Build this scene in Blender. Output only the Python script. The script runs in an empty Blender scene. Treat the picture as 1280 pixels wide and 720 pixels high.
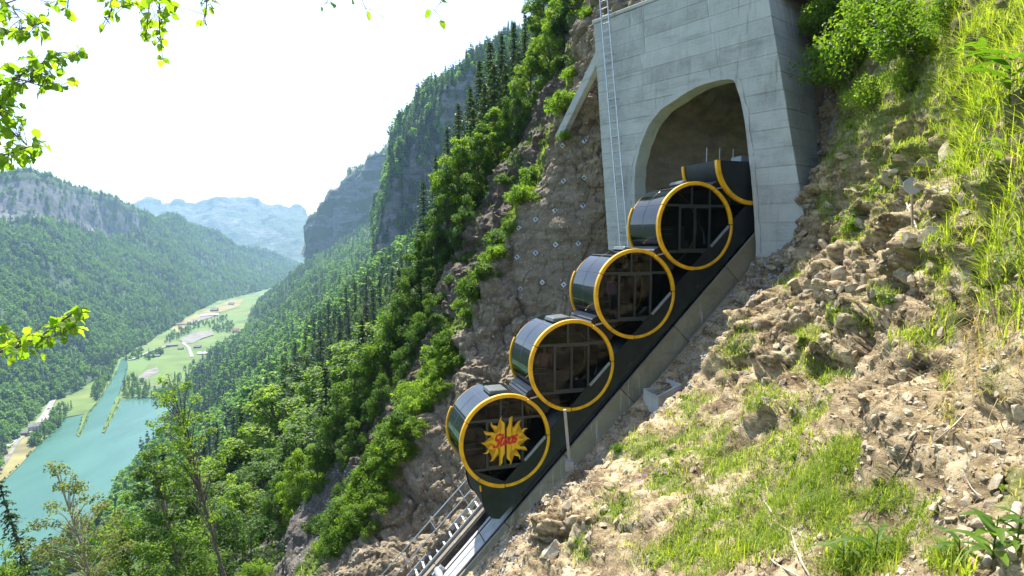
import bpy, bmesh, math, random
import numpy as np
from mathutils import Vector, Matrix
from mathutils.bvhtree import BVHTree

random.seed(7); RNG = np.random.default_rng(7)
sc = bpy.context.scene
COL = sc.collection
rad = math.radians

# ------------------------------------------------------------------ camera
FPX = 763.0                                # focal length in pixels of a 1280 wide frame
PITCH = math.atan(60.0 / FPX)
cam_d = bpy.data.cameras.new("Camera")
cam_d.sensor_width = 36.0; cam_d.lens = 36.0 * FPX / 1280.0
cam_d.clip_start = 0.1; cam_d.clip_end = 40000
cam = bpy.data.objects.new("Camera", cam_d); COL.objects.link(cam)
cam.location = (0, 0, 0); cam.rotation_euler = (math.pi / 2 - PITCH, 0, 0)
sc.camera = cam

# ------------------------------------------------------------------ sky, sun, exposure
SUN_AZ, SUN_EL = rad(-16), rad(57)         # azimuth from +Y towards +X
w = bpy.data.worlds.new("World"); sc.world = w; w.use_nodes = True
nt = w.node_tree; nt.nodes.clear()
sky = nt.nodes.new("ShaderNodeTexSky"); sky.sky_type = 'NISHITA'; sky.sun_disc = False
sky.sun_elevation = SUN_EL; sky.sun_rotation = SUN_AZ
sky.altitude = 800; sky.air_density = 1.0; sky.dust_density = 2.2; sky.ozone_density = 1.0
bg = nt.nodes.new("ShaderNodeBackground"); bg.inputs[1].default_value = 0.12
wo = nt.nodes.new("ShaderNodeOutputWorld")
nt.links.new(sky.outputs[0], bg.inputs[0]); nt.links.new(bg.outputs[0], wo.inputs[0])
sun_d = bpy.data.lights.new("sun", 'SUN'); sun_d.energy = 5.0; sun_d.angle = rad(0.53); sun_d.color = (1.0, 0.95, 0.86)
sun = bpy.data.objects.new("sun", sun_d); COL.objects.link(sun)
sdir = Vector((math.sin(SUN_AZ) * math.cos(SUN_EL), math.cos(SUN_AZ) * math.cos(SUN_EL), math.sin(SUN_EL)))
sun.rotation_euler = sdir.to_track_quat('Z', 'Y').to_euler()
sc.view_settings.view_transform = 'Standard'; sc.view_settings.look = 'None'
sc.view_settings.exposure = 1.5; sc.view_settings.gamma = 1.0
sc.cycles.use_denoising = True
sc.cycles.max_bounces = 8; sc.cycles.transparent_max_bounces = 12
sc.cycles.volume_bounces = 0
sc.cycles.sample_clamp_indirect = 6.0

# ------------------------------------------------------------------ pixel / world helpers
CP, SP = math.cos(PITCH), math.sin(PITCH)
def P(u, v, d):
    """world point seen at photo pixel (u, v) at camera depth d (metres)"""
    x = (u - 640) / FPX; y = (360 - v) / FPX
    return np.array([x * d, d * (CP + SP * y), d * (-SP + CP * y)])
def PA(a):
    a = np.asarray(a, float)
    x = (a[..., 0] - 640) / FPX; y = (360 - a[..., 1]) / FPX; d = a[..., 2]
    return np.stack([x * d, d * (CP + SP * y), d * (-SP + CP * y)], -1)
def proj(V):
    V = np.asarray(V, float)
    d = V[..., 1] * CP - V[..., 2] * SP
    y = (V[..., 1] * SP + V[..., 2] * CP) / d
    return np.stack([640 + FPX * V[..., 0] / d, 360 - FPX * y, d], -1)
def onz(u, v, z):
    r = P(u, v, 1.0); return r * (z / r[2])

# ------------------------------------------------------------------ noise (numpy)
_perm = np.random.default_rng(3).permutation(256); _perm = np.concatenate([_perm, _perm, _perm])
_g = np.random.default_rng(5).normal(size=(256, 3)); _g /= np.linalg.norm(_g, axis=1)[:, None]
def perlin(p):
    p = np.asarray(p, float); i = np.floor(p).astype(int); f = p - i
    t = f * f * f * (f * (f * 6 - 15) + 10); i &= 255; out = 0.0
    for dx in (0, 1):
        for dy in (0, 1):
            for dz in (0, 1):
                h = _perm[_perm[_perm[(i[:, 0] + dx) & 255] + ((i[:, 1] + dy) & 255)] + ((i[:, 2] + dz) & 255)]
                g = _g[h]
                dot = g[:, 0] * (f[:, 0] - dx) + g[:, 1] * (f[:, 1] - dy) + g[:, 2] * (f[:, 2] - dz)
                wx = t[:, 0] if dx else 1 - t[:, 0]; wy = t[:, 1] if dy else 1 - t[:, 1]; wz = t[:, 2] if dz else 1 - t[:, 2]
                out = out + wx * wy * wz * dot
    return out
def fbm(p, o=4, g=.5):
    s = 0; a = 1.0; p = np.asarray(p, float)
    for k in range(o):
        s = s + a * perlin(p + 17.3 * k); p = p * 2.03; a *= g
    return s
def worley(p):
    """(F1, F2, random value of the nearest cell)"""
    p = np.asarray(p, float); i = np.floor(p).astype(int); f1 = np.full(len(p), 9.0); f2 = f1.copy(); cid = np.zeros(len(p))
    rt = np.random.default_rng(11).random((256, 4))
    for dx in (-1, 0, 1):
        for dy in (-1, 0, 1):
            for dz in (-1, 0, 1):
                c = i + np.array([dx, dy, dz])
                h = _perm[_perm[_perm[c[:, 0] & 255] + (c[:, 1] & 255)] + (c[:, 2] & 255)]
                r = rt[h]; q = c + r[:, :3] - p; d = np.sqrt((q * q).sum(1))
                m = d < f1
                f2 = np.where(m, f1, np.minimum(f2, d)); cid = np.where(m, r[:, 3], cid); f1 = np.where(m, d, f1)
    return f1, f2, cid
def sstep(a, b, x):
    t = np.clip((x - a) / (b - a), 0, 1); return t * t * (3 - 2 * t)

# ------------------------------------------------------------------ object helpers
def tag(o, label=None, cat=None, group=None, kind=None):
    if label: o["label"] = label
    if cat: o["category"] = cat
    if group: o["group"] = group
    if kind: o["kind"] = kind
    return o
def empty(name, loc=(0, 0, 0), rz=0.0, parent=None):
    o = bpy.data.objects.new(name, None); o.empty_display_size = .2
    o.location = loc; o.rotation_euler = (0, 0, rz); COL.objects.link(o)
    if parent: o.parent = parent
    return o
def mesh_np(name, V, F, mats, smooth=True, mi=None, attrs=None):
    """F: (n,3) or (n,4) int array, or list of such arrays"""
    me = bpy.data.meshes.new(name); V = np.asarray(V, np.float32)
    Fs = F if isinstance(F, list) else [F]; Fs = [np.asarray(f, np.int32) for f in Fs if len(f)]
    me.vertices.add(len(V)); me.vertices.foreach_set("co", V.ravel())
    nl = sum(f.size for f in Fs); nf = sum(len(f) for f in Fs)
    me.loops.add(nl); me.polygons.add(nf)
    me.loops.foreach_set("vertex_index", np.concatenate([f.ravel() for f in Fs]))
    tot = np.concatenate([np.full(len(f), f.shape[1], np.int32) for f in Fs])
    st = np.concatenate([[0], np.cumsum(tot)[:-1]]).astype(np.int32)
    me.polygons.foreach_set("loop_start", st); me.polygons.foreach_set("loop_total", tot)
    me.polygons.foreach_set("use_smooth", np.full(nf, bool(smooth)))
    for m in (mats if isinstance(mats, (list, tuple)) else [mats]): me.materials.append(m)
    if mi is not None: me.polygons.foreach_set("material_index", np.asarray(mi, np.int32))
    for k, a in (attrs or {}).items():
        at = me.attributes.new(k, 'FLOAT', 'POINT'); at.data.foreach_set("value", np.asarray(a, np.float32))
    me.update(calc_edges=True); me.validate()
    return me
def obj(name, me, parent=None, loc=None, rot=None):
    o = bpy.data.objects.new(name, me); COL.objects.link(o)
    if parent: o.parent = parent
    if loc is not None: o.location = loc
    if rot is not None: o.rotation_euler = rot
    return o

class MB:
    """collects simple shapes into one mesh"""
    def __init__(s): s.v = []; s.f = []; s.m = []
    def add(s, V, F, m=0):
        b = len(s.v); s.v += [tuple(map(float, p)) for p in V]; s.f += [tuple(int(i) + b for i in f) for f in F]; s.m += [m] * len(F); return s
    def hexa(s, c, m=0):   # 8 corners: bottom 0-3, top 4-7
        return s.add(c, [(3, 2, 1, 0), (4, 5, 6, 7), (0, 1, 5, 4), (1, 2, 6, 5), (2, 3, 7, 6), (3, 0, 4, 7)], m)
    def box(s, x0, x1, y0, y1, z0, z1, m=0):
        return s.hexa([(x0, y0, z0), (x1, y0, z0), (x1, y1, z0), (x0, y1, z0), (x0, y0, z1), (x1, y0, z1), (x1, y1, z1), (x0, y1, z1)], m)
    def beam(s, p, q, wd, ht, up=(0, 0, 1), m=0):
        p, q, up = Vector(p), Vector(q), Vector(up); d = (q - p).normalized(); x = d.cross(up).normalized(); z = x.cross(d).normalized()
        x = x * wd / 2; z = z * ht / 2
        return s.hexa([p - x - z, q - x - z, q + x - z, p + x - z, p - x + z, q - x + z, q + x + z, p + x + z], m)
    def tube(s, pts, r, n=8, m=0, cap=True):
        pts = [Vector(p) for p in pts]; rs = r if isinstance(r, (list, tuple)) else [r] * len(pts); V = []; F = []; pu = None
        for i, p in enumerate(pts):
            t = (pts[min(i + 1, len(pts) - 1)] - pts[max(i - 1, 0)]).normalized()
            if pu is None: pu = Vector((0, 0, 1)) if abs(t.z) < .9 else Vector((1, 0, 0))
            x = t.cross(pu).normalized(); y = x.cross(t).normalized(); pu = y
            for k in range(n):
                a = 2 * math.pi * k / n; V.append(p + x * (math.cos(a) * rs[i]) + y * (math.sin(a) * rs[i]))
        for i in range(len(pts) - 1):
            for k in range(n): F.append((i * n + k, i * n + (k + 1) % n, (i + 1) * n + (k + 1) % n, (i + 1) * n + k))
        if cap: F.append(tuple(range(n))[::-1]); F.append(tuple(range((len(pts) - 1) * n, len(pts) * n)))
        return s.add(V, F, m)
    def prism(s, poly, axis_vec, m=0):   # poly: list of 3D points, extruded by axis_vec
        n = len(poly); a = Vector(axis_vec); V = [Vector(p) for p in poly] + [Vector(p) + a for p in poly]
        F = [tuple(range(n)), tuple(range(2 * n - 1, n - 1, -1))] + [(i, i + n, (i + 1) % n + n, (i + 1) % n) for i in range(n)]
        return s.add(V, F, m)
    def mesh(s, name, mats, smooth=False, bevel=0.0):
        me = bpy.data.meshes.new(name); me.from_pydata(s.v, [], s.f)
        for m in (mats if isinstance(mats, (list, tuple)) else [mats]): me.materials.append(m)
        me.polygons.foreach_set("material_index", s.m)
        bm = bmesh.new(); bm.from_mesh(me); bmesh.ops.recalc_face_normals(bm, faces=bm.faces)
        if bevel > 0:
            bmesh.ops.bevel(bm, geom=[e for e in bm.edges if len(e.link_faces) == 2 and e.calc_face_angle(0) > .6], offset=bevel, segments=1, affect='EDGES')
        bm.to_mesh(me); bm.free()
        if smooth: me.polygons.foreach_set("use_smooth", [True] * len(me.polygons))
        me.update(); return me
    def build(s, name, mats, parent=None, smooth=False, bevel=0.0, loc=None, rot=None):
        return obj(name, s.mesh(name, mats, smooth, bevel), parent, loc, rot)

# ------------------------------------------------------------------ materials
def new_mat(name):
    m = bpy.data.materials.new(name); m.use_nodes = True; n = m.node_tree; n.nodes.clear(); return m, n
class NB:
    def __init__(s, t): s.t = t
    def n(s, ty, **kw):
        o = s.t.nodes.new(ty)
        for k, v in kw.items():
            if k == 'inp':
                for a, b in v.items():
                    if hasattr(b, 'is_output') or isinstance(b, bpy.types.NodeSocket): s.t.links.new(b, o.inputs[a])
                    else: o.inputs[a].default_value = b
            else: setattr(o, k, v)
        return o
    def ramp(s, fac, stops):
        r = s.n("ShaderNodeValToRGB"); el = r.color_ramp.elements
        while len(el) > 1: el.remove(el[-1])
        el[0].position = stops[0][0]; el[0].color = (*stops[0][1], 1)
        for p, c in stops[1:]:
            e = el.new(p); e.color = (*c, 1)
        s.t.links.new(fac, r.inputs[0]); return r.outputs[0]
    def mix(s, f, a, b, mode='MIX'):
        o = s.n("ShaderNodeMix", data_type='RGBA', blend_type=mode)
        for i, x in ((0, f), (6, a), (7, b)):
            if isinstance(x, bpy.types.NodeSocket): s.t.links.new(x, o.inputs[i])
            else: o.inputs[i].default_value = x if i == 0 else (*x, 1)
        return o.outputs[2]
    def noise(s, scale, detail=4, rough=.55, vec=None, dist=0.0):
        o = s.n("ShaderNodeTexNoise", inp={'Scale': scale, 'Detail': detail, 'Roughness': rough, 'Distortion': dist})
        if vec is not None: s.t.links.new(vec, o.inputs['Vector'])
        return o.outputs['Fac']
    def math(s, op, a, b=0.0):
        o = s.n("ShaderNodeMath", operation=op)
        for i, x in ((0, a), (1, b)):
            if isinstance(x, bpy.types.NodeSocket): s.t.links.new(x, o.inputs[i])
            else: o.inputs[i].default_value = x
        return o.outputs[0]
    def pos(s): return s.n("ShaderNodeNewGeometry").outputs['Position']
    def objc(s): return s.n("ShaderNodeTexCoord").outputs['Object']
    def attr(s, name): return s.n("ShaderNodeAttribute", attribute_name=name).outputs['Fac']
    def bump(s, h, strength=.5, dist=.02):
        o = s.n("ShaderNodeBump", inp={'Strength': strength, 'Distance': dist, 'Height': h}); return o.outputs[0]
    def out(s, sh): 
        o = s.n("ShaderNodeOutputMaterial"); s.t.links.new(sh, o.inputs[0])
    def bsdf(s, col, rough=.8, normal=None, **inp):
        o = s.n("ShaderNodeBsdfPrincipled")
        if isinstance(col, bpy.types.NodeSocket): s.t.links.new(col, o.inputs['Base Color'])
        else: o.inputs['Base Color'].default_value = (*col, 1)
        if isinstance(rough, bpy.types.NodeSocket): s.t.links.new(rough, o.inputs['Roughness'])
        else: o.inputs['Roughness'].default_value = rough
        if normal is not None: s.t.links.new(normal, o.inputs['Normal'])
        for k, v in inp.items(): o.inputs[k.replace('_', ' ')].default_value = v
        return o.outputs[0]

def plain(name, col, rough=.5, var=.12, scale=6.0, metallic=0.0, spec=.5, bump=0.0, coord='obj'):
    m, t = new_mat(name); b = NB(t); vec = b.objc() if coord == 'obj' else b.pos()
    f = b.noise(scale, 5, .6, vec)
    c0 = tuple(max(0, c * (1 - var * 2)) for c in col); c1 = tuple(min(1, c * (1 + var * 1.4)) for c in col)
    c = b.ramp(f, [(.3, c0), (.7, c1)])
    nm = b.bump(b.noise(scale * 6, 4, .6, vec), bump, .02) if bump else None
    r = b.math('ADD', b.math('MULTIPLY', b.noise(scale * 2.2, 3, .5, vec), .2), rough - .1)
    o = b.bsdf(c, r, nm, Metallic=metallic); t.nodes[o.node.name].inputs['Specular IOR Level'].default_value = spec
    b.out(o); return m

def foliage(name, dark, light, trans=.45, tcol=None, var=.35):
    """leaf material: diffuse plus light passing through the blade"""
    m, t = new_mat(name); b = NB(t)
    rnd = b.n("ShaderNodeObjectInfo").outputs['Random']
    f = b.noise(.55, 3, .6, b.objc())
    a = b.math('ADD', b.math('MULTIPLY', rnd, var), b.math('MULTIPLY', b.math('SUBTRACT', f, .5), 1.3))
    a = b.math('ADD', a, b.math('MULTIPLY', b.attr('tone'), .55))
    c = b.ramp(a, [(0.0, dark), (.95, light)])
    d = b.bsdf(c, .55); d.node.inputs['Specular IOR Level'].default_value = .35
    tr = b.n("ShaderNodeBsdfTranslucent")
    tc = b.mix(1.0, c, tcol or (1.0, 1.0, .45), 'MULTIPLY'); tc = b.mix(1.0, tc, (1.9, 1.9, 1.9), 'MULTIPLY')
    t.links.new(tc, tr.inputs[0])
    mx = b.n("ShaderNodeMixShader", inp={0: trans}); t.links.new(d, mx.inputs[1]); t.links.new(tr.outputs[0], mx.inputs[2])
    b.out(mx.outputs[0]); return m

def rockmat(name, stops, scale=.6, veg=None, scree=False, bump=.6, bd=.05):
    m, t = new_mat(name); b = NB(t); p = b.pos()
    mp = b.n("ShaderNodeMapping", inp={'Vector': p, 'Rotation': (.5, .35, .3), 'Scale': (1, 1, 3.2)}).outputs[0]
    f = b.noise(scale, 8, .62, mp, .4); f2 = b.noise(scale * 9, 6, .65, p)
    ff = b.math('ADD', b.math('MULTIPLY', f, .65), b.math('MULTIPLY', f2, .35))
    c = b.ramp(ff, stops)
    g = b.noise(scale * .35, 4, .5, p)
    c = b.mix(b.math('MULTIPLY', sm(b, g, .45, .65), .45), c, tuple(x * .75 for x in stops[len(stops) // 2][1]))
    if veg:
        vm = b.math('MULTIPLY', b.attr('veg'), b.math('ADD', b.noise(scale * 5, 5, .7, p), .35))
        vm = sm(b, vm, .28, .62)
        c = b.mix(vm, c, b.ramp(b.noise(scale * 11, 4, .6, p), [(.3, veg[0]), (.7, veg[1])]))
    if scree: c = b.mix(sm(b, b.math('ADD', b.attr('scree'), b.math('MULTIPLY', b.math('SUBTRACT', b.noise(scale * 2, 4, .6, p), .5), .8)), .35, .6), c, b.ramp(f2, [(.3, (.055, .046, .036)), (.7, (.15, .135, .115))]))
    h = b.math('ADD', b.noise(scale * 7, 8, .7, mp), b.math('MULTIPLY', b.noise(scale * 30, 5, .7, p), .4))
    b.out(b.bsdf(c, .92, b.bump(h, bump, bd), Specular_IOR_Level=.25)); return m
def sm(b, x, lo, hi):
    o = b.n("ShaderNodeMapRange", interpolation_type='SMOOTHSTEP', inp={'From Min': lo, 'From Max': hi}); b.t.links.new(x, o.inputs[0]); return o.outputs[0]

M = {}
M['bank'] = rockmat('bank_soil', [(.36, (.04, .025, .012)), (.44, (.14, .097, .05)), (.50, (.285, .215, .12)), (.56, (.42, .33, .195)), (.66, (.60, .51, .35))], 1.1, ((.07, .11, .015), (.18, .22, .04)), bump=1.0, bd=.06)  # crevice shade and sunlit contrast put into the darkest and palest tones
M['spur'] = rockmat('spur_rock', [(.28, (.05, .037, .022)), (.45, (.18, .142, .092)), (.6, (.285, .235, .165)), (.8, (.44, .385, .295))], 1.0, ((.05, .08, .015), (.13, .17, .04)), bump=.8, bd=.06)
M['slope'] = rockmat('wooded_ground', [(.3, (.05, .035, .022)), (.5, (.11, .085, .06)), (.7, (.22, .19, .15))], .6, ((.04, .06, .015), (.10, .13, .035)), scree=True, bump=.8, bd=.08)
M['forestfloor'] = rockmat('forest_floor', [(.3, (.02, .035, .015)), (.5, (.04, .06, .02)), (.7, (.07, .085, .035))], .05, ((.09, .08, .068), (.18, .165, .145)), bump=.4, bd=.1)
M['cliff'] = rockmat('cliff_rock', [(.25, (.04, .045, .05)), (.45, (.09, .09, .092)), (.58, (.18, .175, .165)), (.75, (.34, .33, .31))], .03, ((.03, .055, .02), (.06, .09, .03)), bump=.5, bd=2.0)
M['mountain'] = rockmat('mountain_ground', [(.3, (.02, .045, .018)), (.5, (.035, .07, .025)), (.7, (.07, .11, .04))], .006, ((.085, .09, .095), (.20, .20, .195)), bump=.6, bd=6.0)
M['farrange'] = rockmat('far_range', [(.3, (.07, .12, .06)), (.5, (.14, .19, .09)), (.6, (.30, .30, .28)), (.72, (.62, .62, .61))], .0022, bump=1.0, bd=120.0)
M['rock'] = rockmat('loose_rock', [(.34, (.08, .06, .037)), (.45, (.27, .215, .14)), (.55, (.43, .36, .25)), (.68, (.64, .575, .45))], 2.6, bump=.7, bd=.02)
M['rubble'] = rockmat('rubble', [(.25, (.13, .12, .11)), (.5, (.30, .28, .26)), (.75, (.50, .48, .45))], 2.2, bump=.7, bd=.03)
M['shotcrete'] = rockmat('tunnel_shotcrete', [(.25, (.10, .075, .045)), (.5, (.20, .155, .10)), (.75, (.32, .26, .18))], .5, bump=.7, bd=.08)
M['leaf_a'] = foliage('broadleaf_green', (.020, .062, .007), (.125, .215, .022), .48)
M['leaf_b'] = foliage('broadleaf_bright', (.05, .115, .009), (.225, .33, .028), .52)
M['leaf_branch'] = foliage('beech_leaf_backlit', (.11, .20, .012), (.30, .42, .03), .66)
M['leaf_c'] = foliage('spruce_green', (.02, .048, .018), (.07, .115, .035), .35)
M['leaf_dry'] = foliage('pale_leaf', (.075, .105, .022), (.20, .23, .06), .5)
M['grass'] = foliage('meadow_grass', (.09, .15, .010), (.33, .39, .05), .5)
M['drygrass'] = foliage('dry_grass', (.24, .18, .08), (.46, .38, .20), .4)
M['bark'] = plain('bark', (.13, .10, .075), .9, .3, 9, bump=.8)
M['palebark'] = plain('pale_bark', (.34, .28, .21), .85, .3, 9, bump=.6)
M['deadwood'] = plain('dead_wood', (.40, .33, .25), .85, .25, 14, bump=.5)

# far forest: one colour per tree
M['far_broad'] = foliage('far_broadleaf', (.04, .13, .018), (.28, .44, .06), .42)
M['far_spruce'] = foliage('far_spruce', (.016, .055, .018), (.075, .145, .04), .3)
# ------------------------------------------------------------------ grids
def cr(a, n, axis):
    """Catmull-Rom refine control array along axis into n samples"""
    a = np.moveaxis(np.asarray(a, float), axis, 0); k = len(a)
    t = np.linspace(0, k - 1, n); i = np.minimum(t.astype(int), k - 2); f = (t - i).reshape(-1, *[1] * (a.ndim - 1))
    p0 = a[np.maximum(i - 1, 0)]; p1 = a[i]; p2 = a[i + 1]; p3 = a[np.minimum(i + 2, k - 1)]
    r = .5 * (2 * p1 + (p2 - p0) * f + (2 * p0 - 5 * p1 + 4 * p2 - p3) * f ** 2 + (3 * p1 - p0 - 3 * p2 + p3) * f ** 3)
    return np.moveaxis(r, 0, axis)
def lin(a, n, axis):
    a = np.moveaxis(np.asarray(a, float), axis, 0); k = len(a)
    t = np.linspace(0, k - 1, n); i = np.minimum(t.astype(int), k - 2); f = (t - i).reshape(-1, *[1] * (a.ndim - 1))
    return np.moveaxis(a[i] * (1 - f) + a[i + 1] * f, 0, axis)
def gnormal(G, flip=False):
    du = np.gradient(G, axis=0); dv = np.gradient(G, axis=1); n = np.cross(du, dv); n /= np.linalg.norm(n, axis=2)[..., None] + 1e-9
    return -n if flip else n
def gfaces(a, b):
    i = np.arange(a * b).reshape(a, b)
    return np.stack([i[:-1, :-1].ravel(), i[1:, :-1].ravel(), i[1:, 1:].ravel(), i[:-1, 1:].ravel()], 1)
def face_cam(G):
    n = gnormal(G); c = G[G.shape[0] // 2, G.shape[1] // 2]
    return n if (n * -G).sum(2).mean() > 0 else -n
class Bvh:
    def __init__(s, V, F):
        s.t = BVHTree.FromPolygons([tuple(p) for p in V.tolist()], [tuple(f) for f in F.tolist()])
    def px(s, u, v):
        r = Vector(P(u, v, 1.0)).normalized(); h = s.t.ray_cast(Vector((0, 0, 0)) + r * .3, r); return h[0], h[1]
    def down(s, x, y, z=500):
        h = s.t.ray_cast(Vector((x, y, z)), Vector((0, 0, -1))); return h[0], h[1]

# ------------------------------------------------------------------ far setting
ZL = -280.0                                 # lake level below the camera
# big sheet to the horizon
m, t = new_mat('valley_meadow'); b = NB(t); p = b.pos()
c = b.ramp(b.noise(.012, 4, .5, p), [(.35, (.05, .10, .012)), (.5, (.09, .145, .02)), (.62, (.14, .165, .03)), (.72, (.10, .13, .03))])
c = b.mix(sm(b, b.noise(.006, 3, .5, p), .52, .6), c, (.09, .16, .03))
b.out(b.bsdf(c, .95, b.bump(b.noise(.4, 4, .6, p), .5, .5))); M['meadow'] = m
MBs = MB(); MBs.add([(-14000, -400, ZL - 1), (14000, -400, ZL - 1), (14000, 9400, ZL - 1), (-14000, 9400, ZL - 1)], [(0, 1, 2, 3)])
tag(MBs.build('valley_floor', M['meadow']), 'green meadow floor of the valley beyond the turquoise lake', kind='structure')

# lake
m, t = new_mat('lake_water'); b = NB(t); p = b.pos()
mpw = b.n('ShaderNodeMapping', inp={'Vector': p, 'Rotation': (0, 0, .5), 'Scale': (1, .25, 1)}).outputs[0]
c = b.ramp(b.noise(.022, 5, .6, mpw), [(.35, (.034, .104, .076)), (.65, (.05, .138, .10))])  # drawn-out colour tones stand in for reflections and shallows on the water
o = b.bsdf(c, .22, b.bump(b.noise(.5, 4, .6, p), .25, .15)); o.node.inputs['IOR'].default_value = 1.33
b.out(o); M['water'] = m
lake_px = [(-260, 900), (-120, 700), (-30, 622), (0, 604), (49, 556), (73, 534), (80, 523), (104, 518), (96, 545), (100, 546), (112, 515), (121, 504), (135, 482), (146, 463), (151, 450), (157, 447),
           (160, 455), (158, 471), (150, 490), (147, 497), (127, 541), (131, 542), (152, 500), (175, 497), (205, 498), (225, 500), (240, 520), (240, 560), (240, 620), (200, 720), (120, 860), (0, 1000)]
lp = [onz(u, v, ZL) for u, v in lake_px]
bm = bmesh.new(); bm.faces.new([bm.verts.new(p) for p in lp]); bmesh.ops.triangulate(bm, faces=bm.faces); bmesh.ops.recalc_face_normals(bm, faces=bm.faces)
me = bpy.data.meshes.new('lake'); bm.to_mesh(me); bm.free(); me.materials.append(M['water'])
tag(obj('lake', me), 'turquoise reservoir lake in the valley bottom', kind='structure')

def patch(name, px, mat, dz, label):
    if name.startswith('gravel'):
        c_ = np.mean(px, axis=0); px = [tuple(c_ + (np.array(q_) - c_) * .72) for q_ in px]
    bm = bmesh.new(); bm.faces.new([bm.verts.new(onz(u, v, ZL) + np.array([0, 0, dz])) for u, v in px]); bmesh.ops.triangulate(bm, faces=bm.faces)
    me = bpy.data.meshes.new(name); bm.to_mesh(me); bm.free(); me.materials.append(mat); return tag(obj(name, me), label, kind='structure')
M['gravel'] = plain('pale_gravel', (.17, .16, .14), .95, .25, .05, coord='pos')
M['road'] = plain('pale_road', (.24, .23, .21), .9, .12, .02, coord='pos')
M['drymeadow'] = plain('dry_meadow', (.19, .17, .06), .95, .2, .02, coord='pos')
M['freshmeadow'] = plain('fresh_meadow', (.085, .14, .022), .95, .2, .015, coord='pos')
def ribbon(name, px, wpx, mat, dz, label):
    pts = [onz(u, v, ZL + dz) for u, v in px]; V = []; F = []
    for i, p in enumerate(pts):
        tdir = pts[min(i + 1, len(pts) - 1)] - pts[max(i - 1, 0)]; n = np.array([-tdir[1], tdir[0], 0]); n /= np.linalg.norm(n)
        V += [p - n * wpx / 2, p + n * wpx / 2]
    F = [(2 * i, 2 * i + 1, 2 * i + 3, 2 * i + 2) for i in range(len(pts) - 1)]
    return tag(MB().add(V, F).build(name, mat), label, kind='structure')
patch('meadow', [(-60, 625), (0, 562), (30, 545), (43, 555), (45, 560), (25, 582), (0, 606), (-50, 650)], M['drymeadow'], .6, 'dry yellow meadow beside the lake road')
ribbon('road', [(-40, 592), (-2, 564), (14, 553), (26, 545), (38, 538), (50, 526), (58, 515), (66, 500), (70, 490)], 9, M['road'], 1.0, 'pale road along the left lake shore')
ribbon('path', [(-10, 602), (6, 578), (22, 552), (27, 546)], 5, M['gravel'], 1.3, 'gravel track crossing the dry meadow')
patch('parking_area', [(55, 520), (57, 512), (64, 508), (69, 510), (66, 520), (60, 527)], M['road'], 1.6, 'pale parking area beside the lake road')
patch('meadow', [(80, 522), (92, 510), (121, 503), (112, 514), (104, 518)], M['freshmeadow'], .5, 'bright green delta meadow at the river mouth')
patch('meadow', [(104, 518), (112, 513), (104, 530), (99, 546), (96, 545)], M['freshmeadow'], .9, 'thin green spit on the left of the river mouth')
patch('meadow', [(146, 496), (150, 497), (140, 520), (131, 541), (127, 541), (136, 518)], M['freshmeadow'], .9, 'thin green spit on the right of the river mouth')
patch('meadow', [(165, 480), (190, 450), (215, 432), (250, 425), (280, 430), (240, 470), (215, 497), (160, 497)], M['freshmeadow'], .4, 'green meadow between the lake and the gravel works')
patch('meadow', [(255, 424), (300, 417), (300, 430), (275, 447), (240, 455), (245, 436)], M['freshmeadow'], .9, 'bright mown meadow beside the long white shed')
patch('meadow', [(214, 412), (218, 405), (240, 395), (272, 382), (290, 374), (305, 374), (298, 384), (270, 392), (240, 404), (224, 417)], M['drymeadow'], .5, 'yellow strip of meadow at the far valley end')
patch('gravel_yard', [(215, 426), (240, 414), (252, 412), (272, 410), (275, 418), (255, 424), (240, 432), (225, 434)], M['gravel'], 1.3, 'grey gravel yard in the valley')
patch('gravel_yard', [(219, 407), (245, 398), (258, 391), (276, 389), (277, 393), (258, 400), (225, 411)], M['gravel'], 1.0, 'long grey storage strip in the far valley')
patch('gravel_bank', [(168, 475), (180, 462), (200, 456), (205, 463), (190, 472), (175, 482)], M['gravel'], 1.0, 'gravel mound on the right river bank')
ribbon('road', [(165, 449), (190, 438), (210, 432), (228, 428), (236, 434), (240, 446)], 8, M['road'], 1.5, 'pale road bending through the gravel works')
ribbon('path', [(160, 484), (185, 482), (215, 484)], 4, M['gravel'], 1.1, 'gravel path along the lake head')

def sheet(name, lines, us, sub, mat, noise, label, vegf=None, kind='structure', crisp=True):
    """lines: list of [(u,v,d)...] from near to far; sampled at us; sub = rows per span"""
    L = []
    for ln in lines:
        a = np.array(ln, float); L.append(np.stack([us, np.interp(us, a[:, 0], a[:, 1]), np.exp(np.interp(us, a[:, 0], np.log(a[:, 2])))], 1))
    rows = []
    for k in range(len(L) - 1):
        n = sub[k] if isinstance(sub, list) else sub
        for q in range(n): rows.append(L[k] * (1 - q / n) + L[k + 1] * (q / n))
    rows.append(L[-1]); G = PA(np.array(rows))
    if noise:
        n = face_cam(G); pts = G.reshape(-1, 3)
        G = G + n * noise(pts).reshape(G.shape[:2])[..., None]
    V = G.reshape(-1, 3); F = gfaces(*G.shape[:2])
    n = gnormal(G); 
    if n[..., 2].mean() < 0: F = F[:, ::-1]
    at = {'veg': vegf(G).ravel() if vegf else np.zeros(len(V))}
    me = mesh_np(name, V, F, mat, True, attrs=at)
    o = tag(obj(name, me), label, kind=kind)
    return o, G
US = np.arange(-420, 431, 5.0)
def zline(pts, z):   # (u, v) at height z -> (u, v, d)
    out = []
    for u, v in pts:
        p = onz(u, v, z); out.append((u, v, proj(p)[2]))
    return out
foot = zline([(-420, 1100), (-200, 770), (-30, 612), (0, 592), (28, 545), (55, 508), (75, 500), (100, 488), (125, 470), (148, 448), (180, 432), (216, 410), (240, 393), (275, 376), (300, 371), (340, 360), (430, 352)], ZL - 2)
def ft(f, dd):   # helper: scale depth relative to the foot line
    return [(u, f(u), d * dd) for u, v, d in foot]
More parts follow.
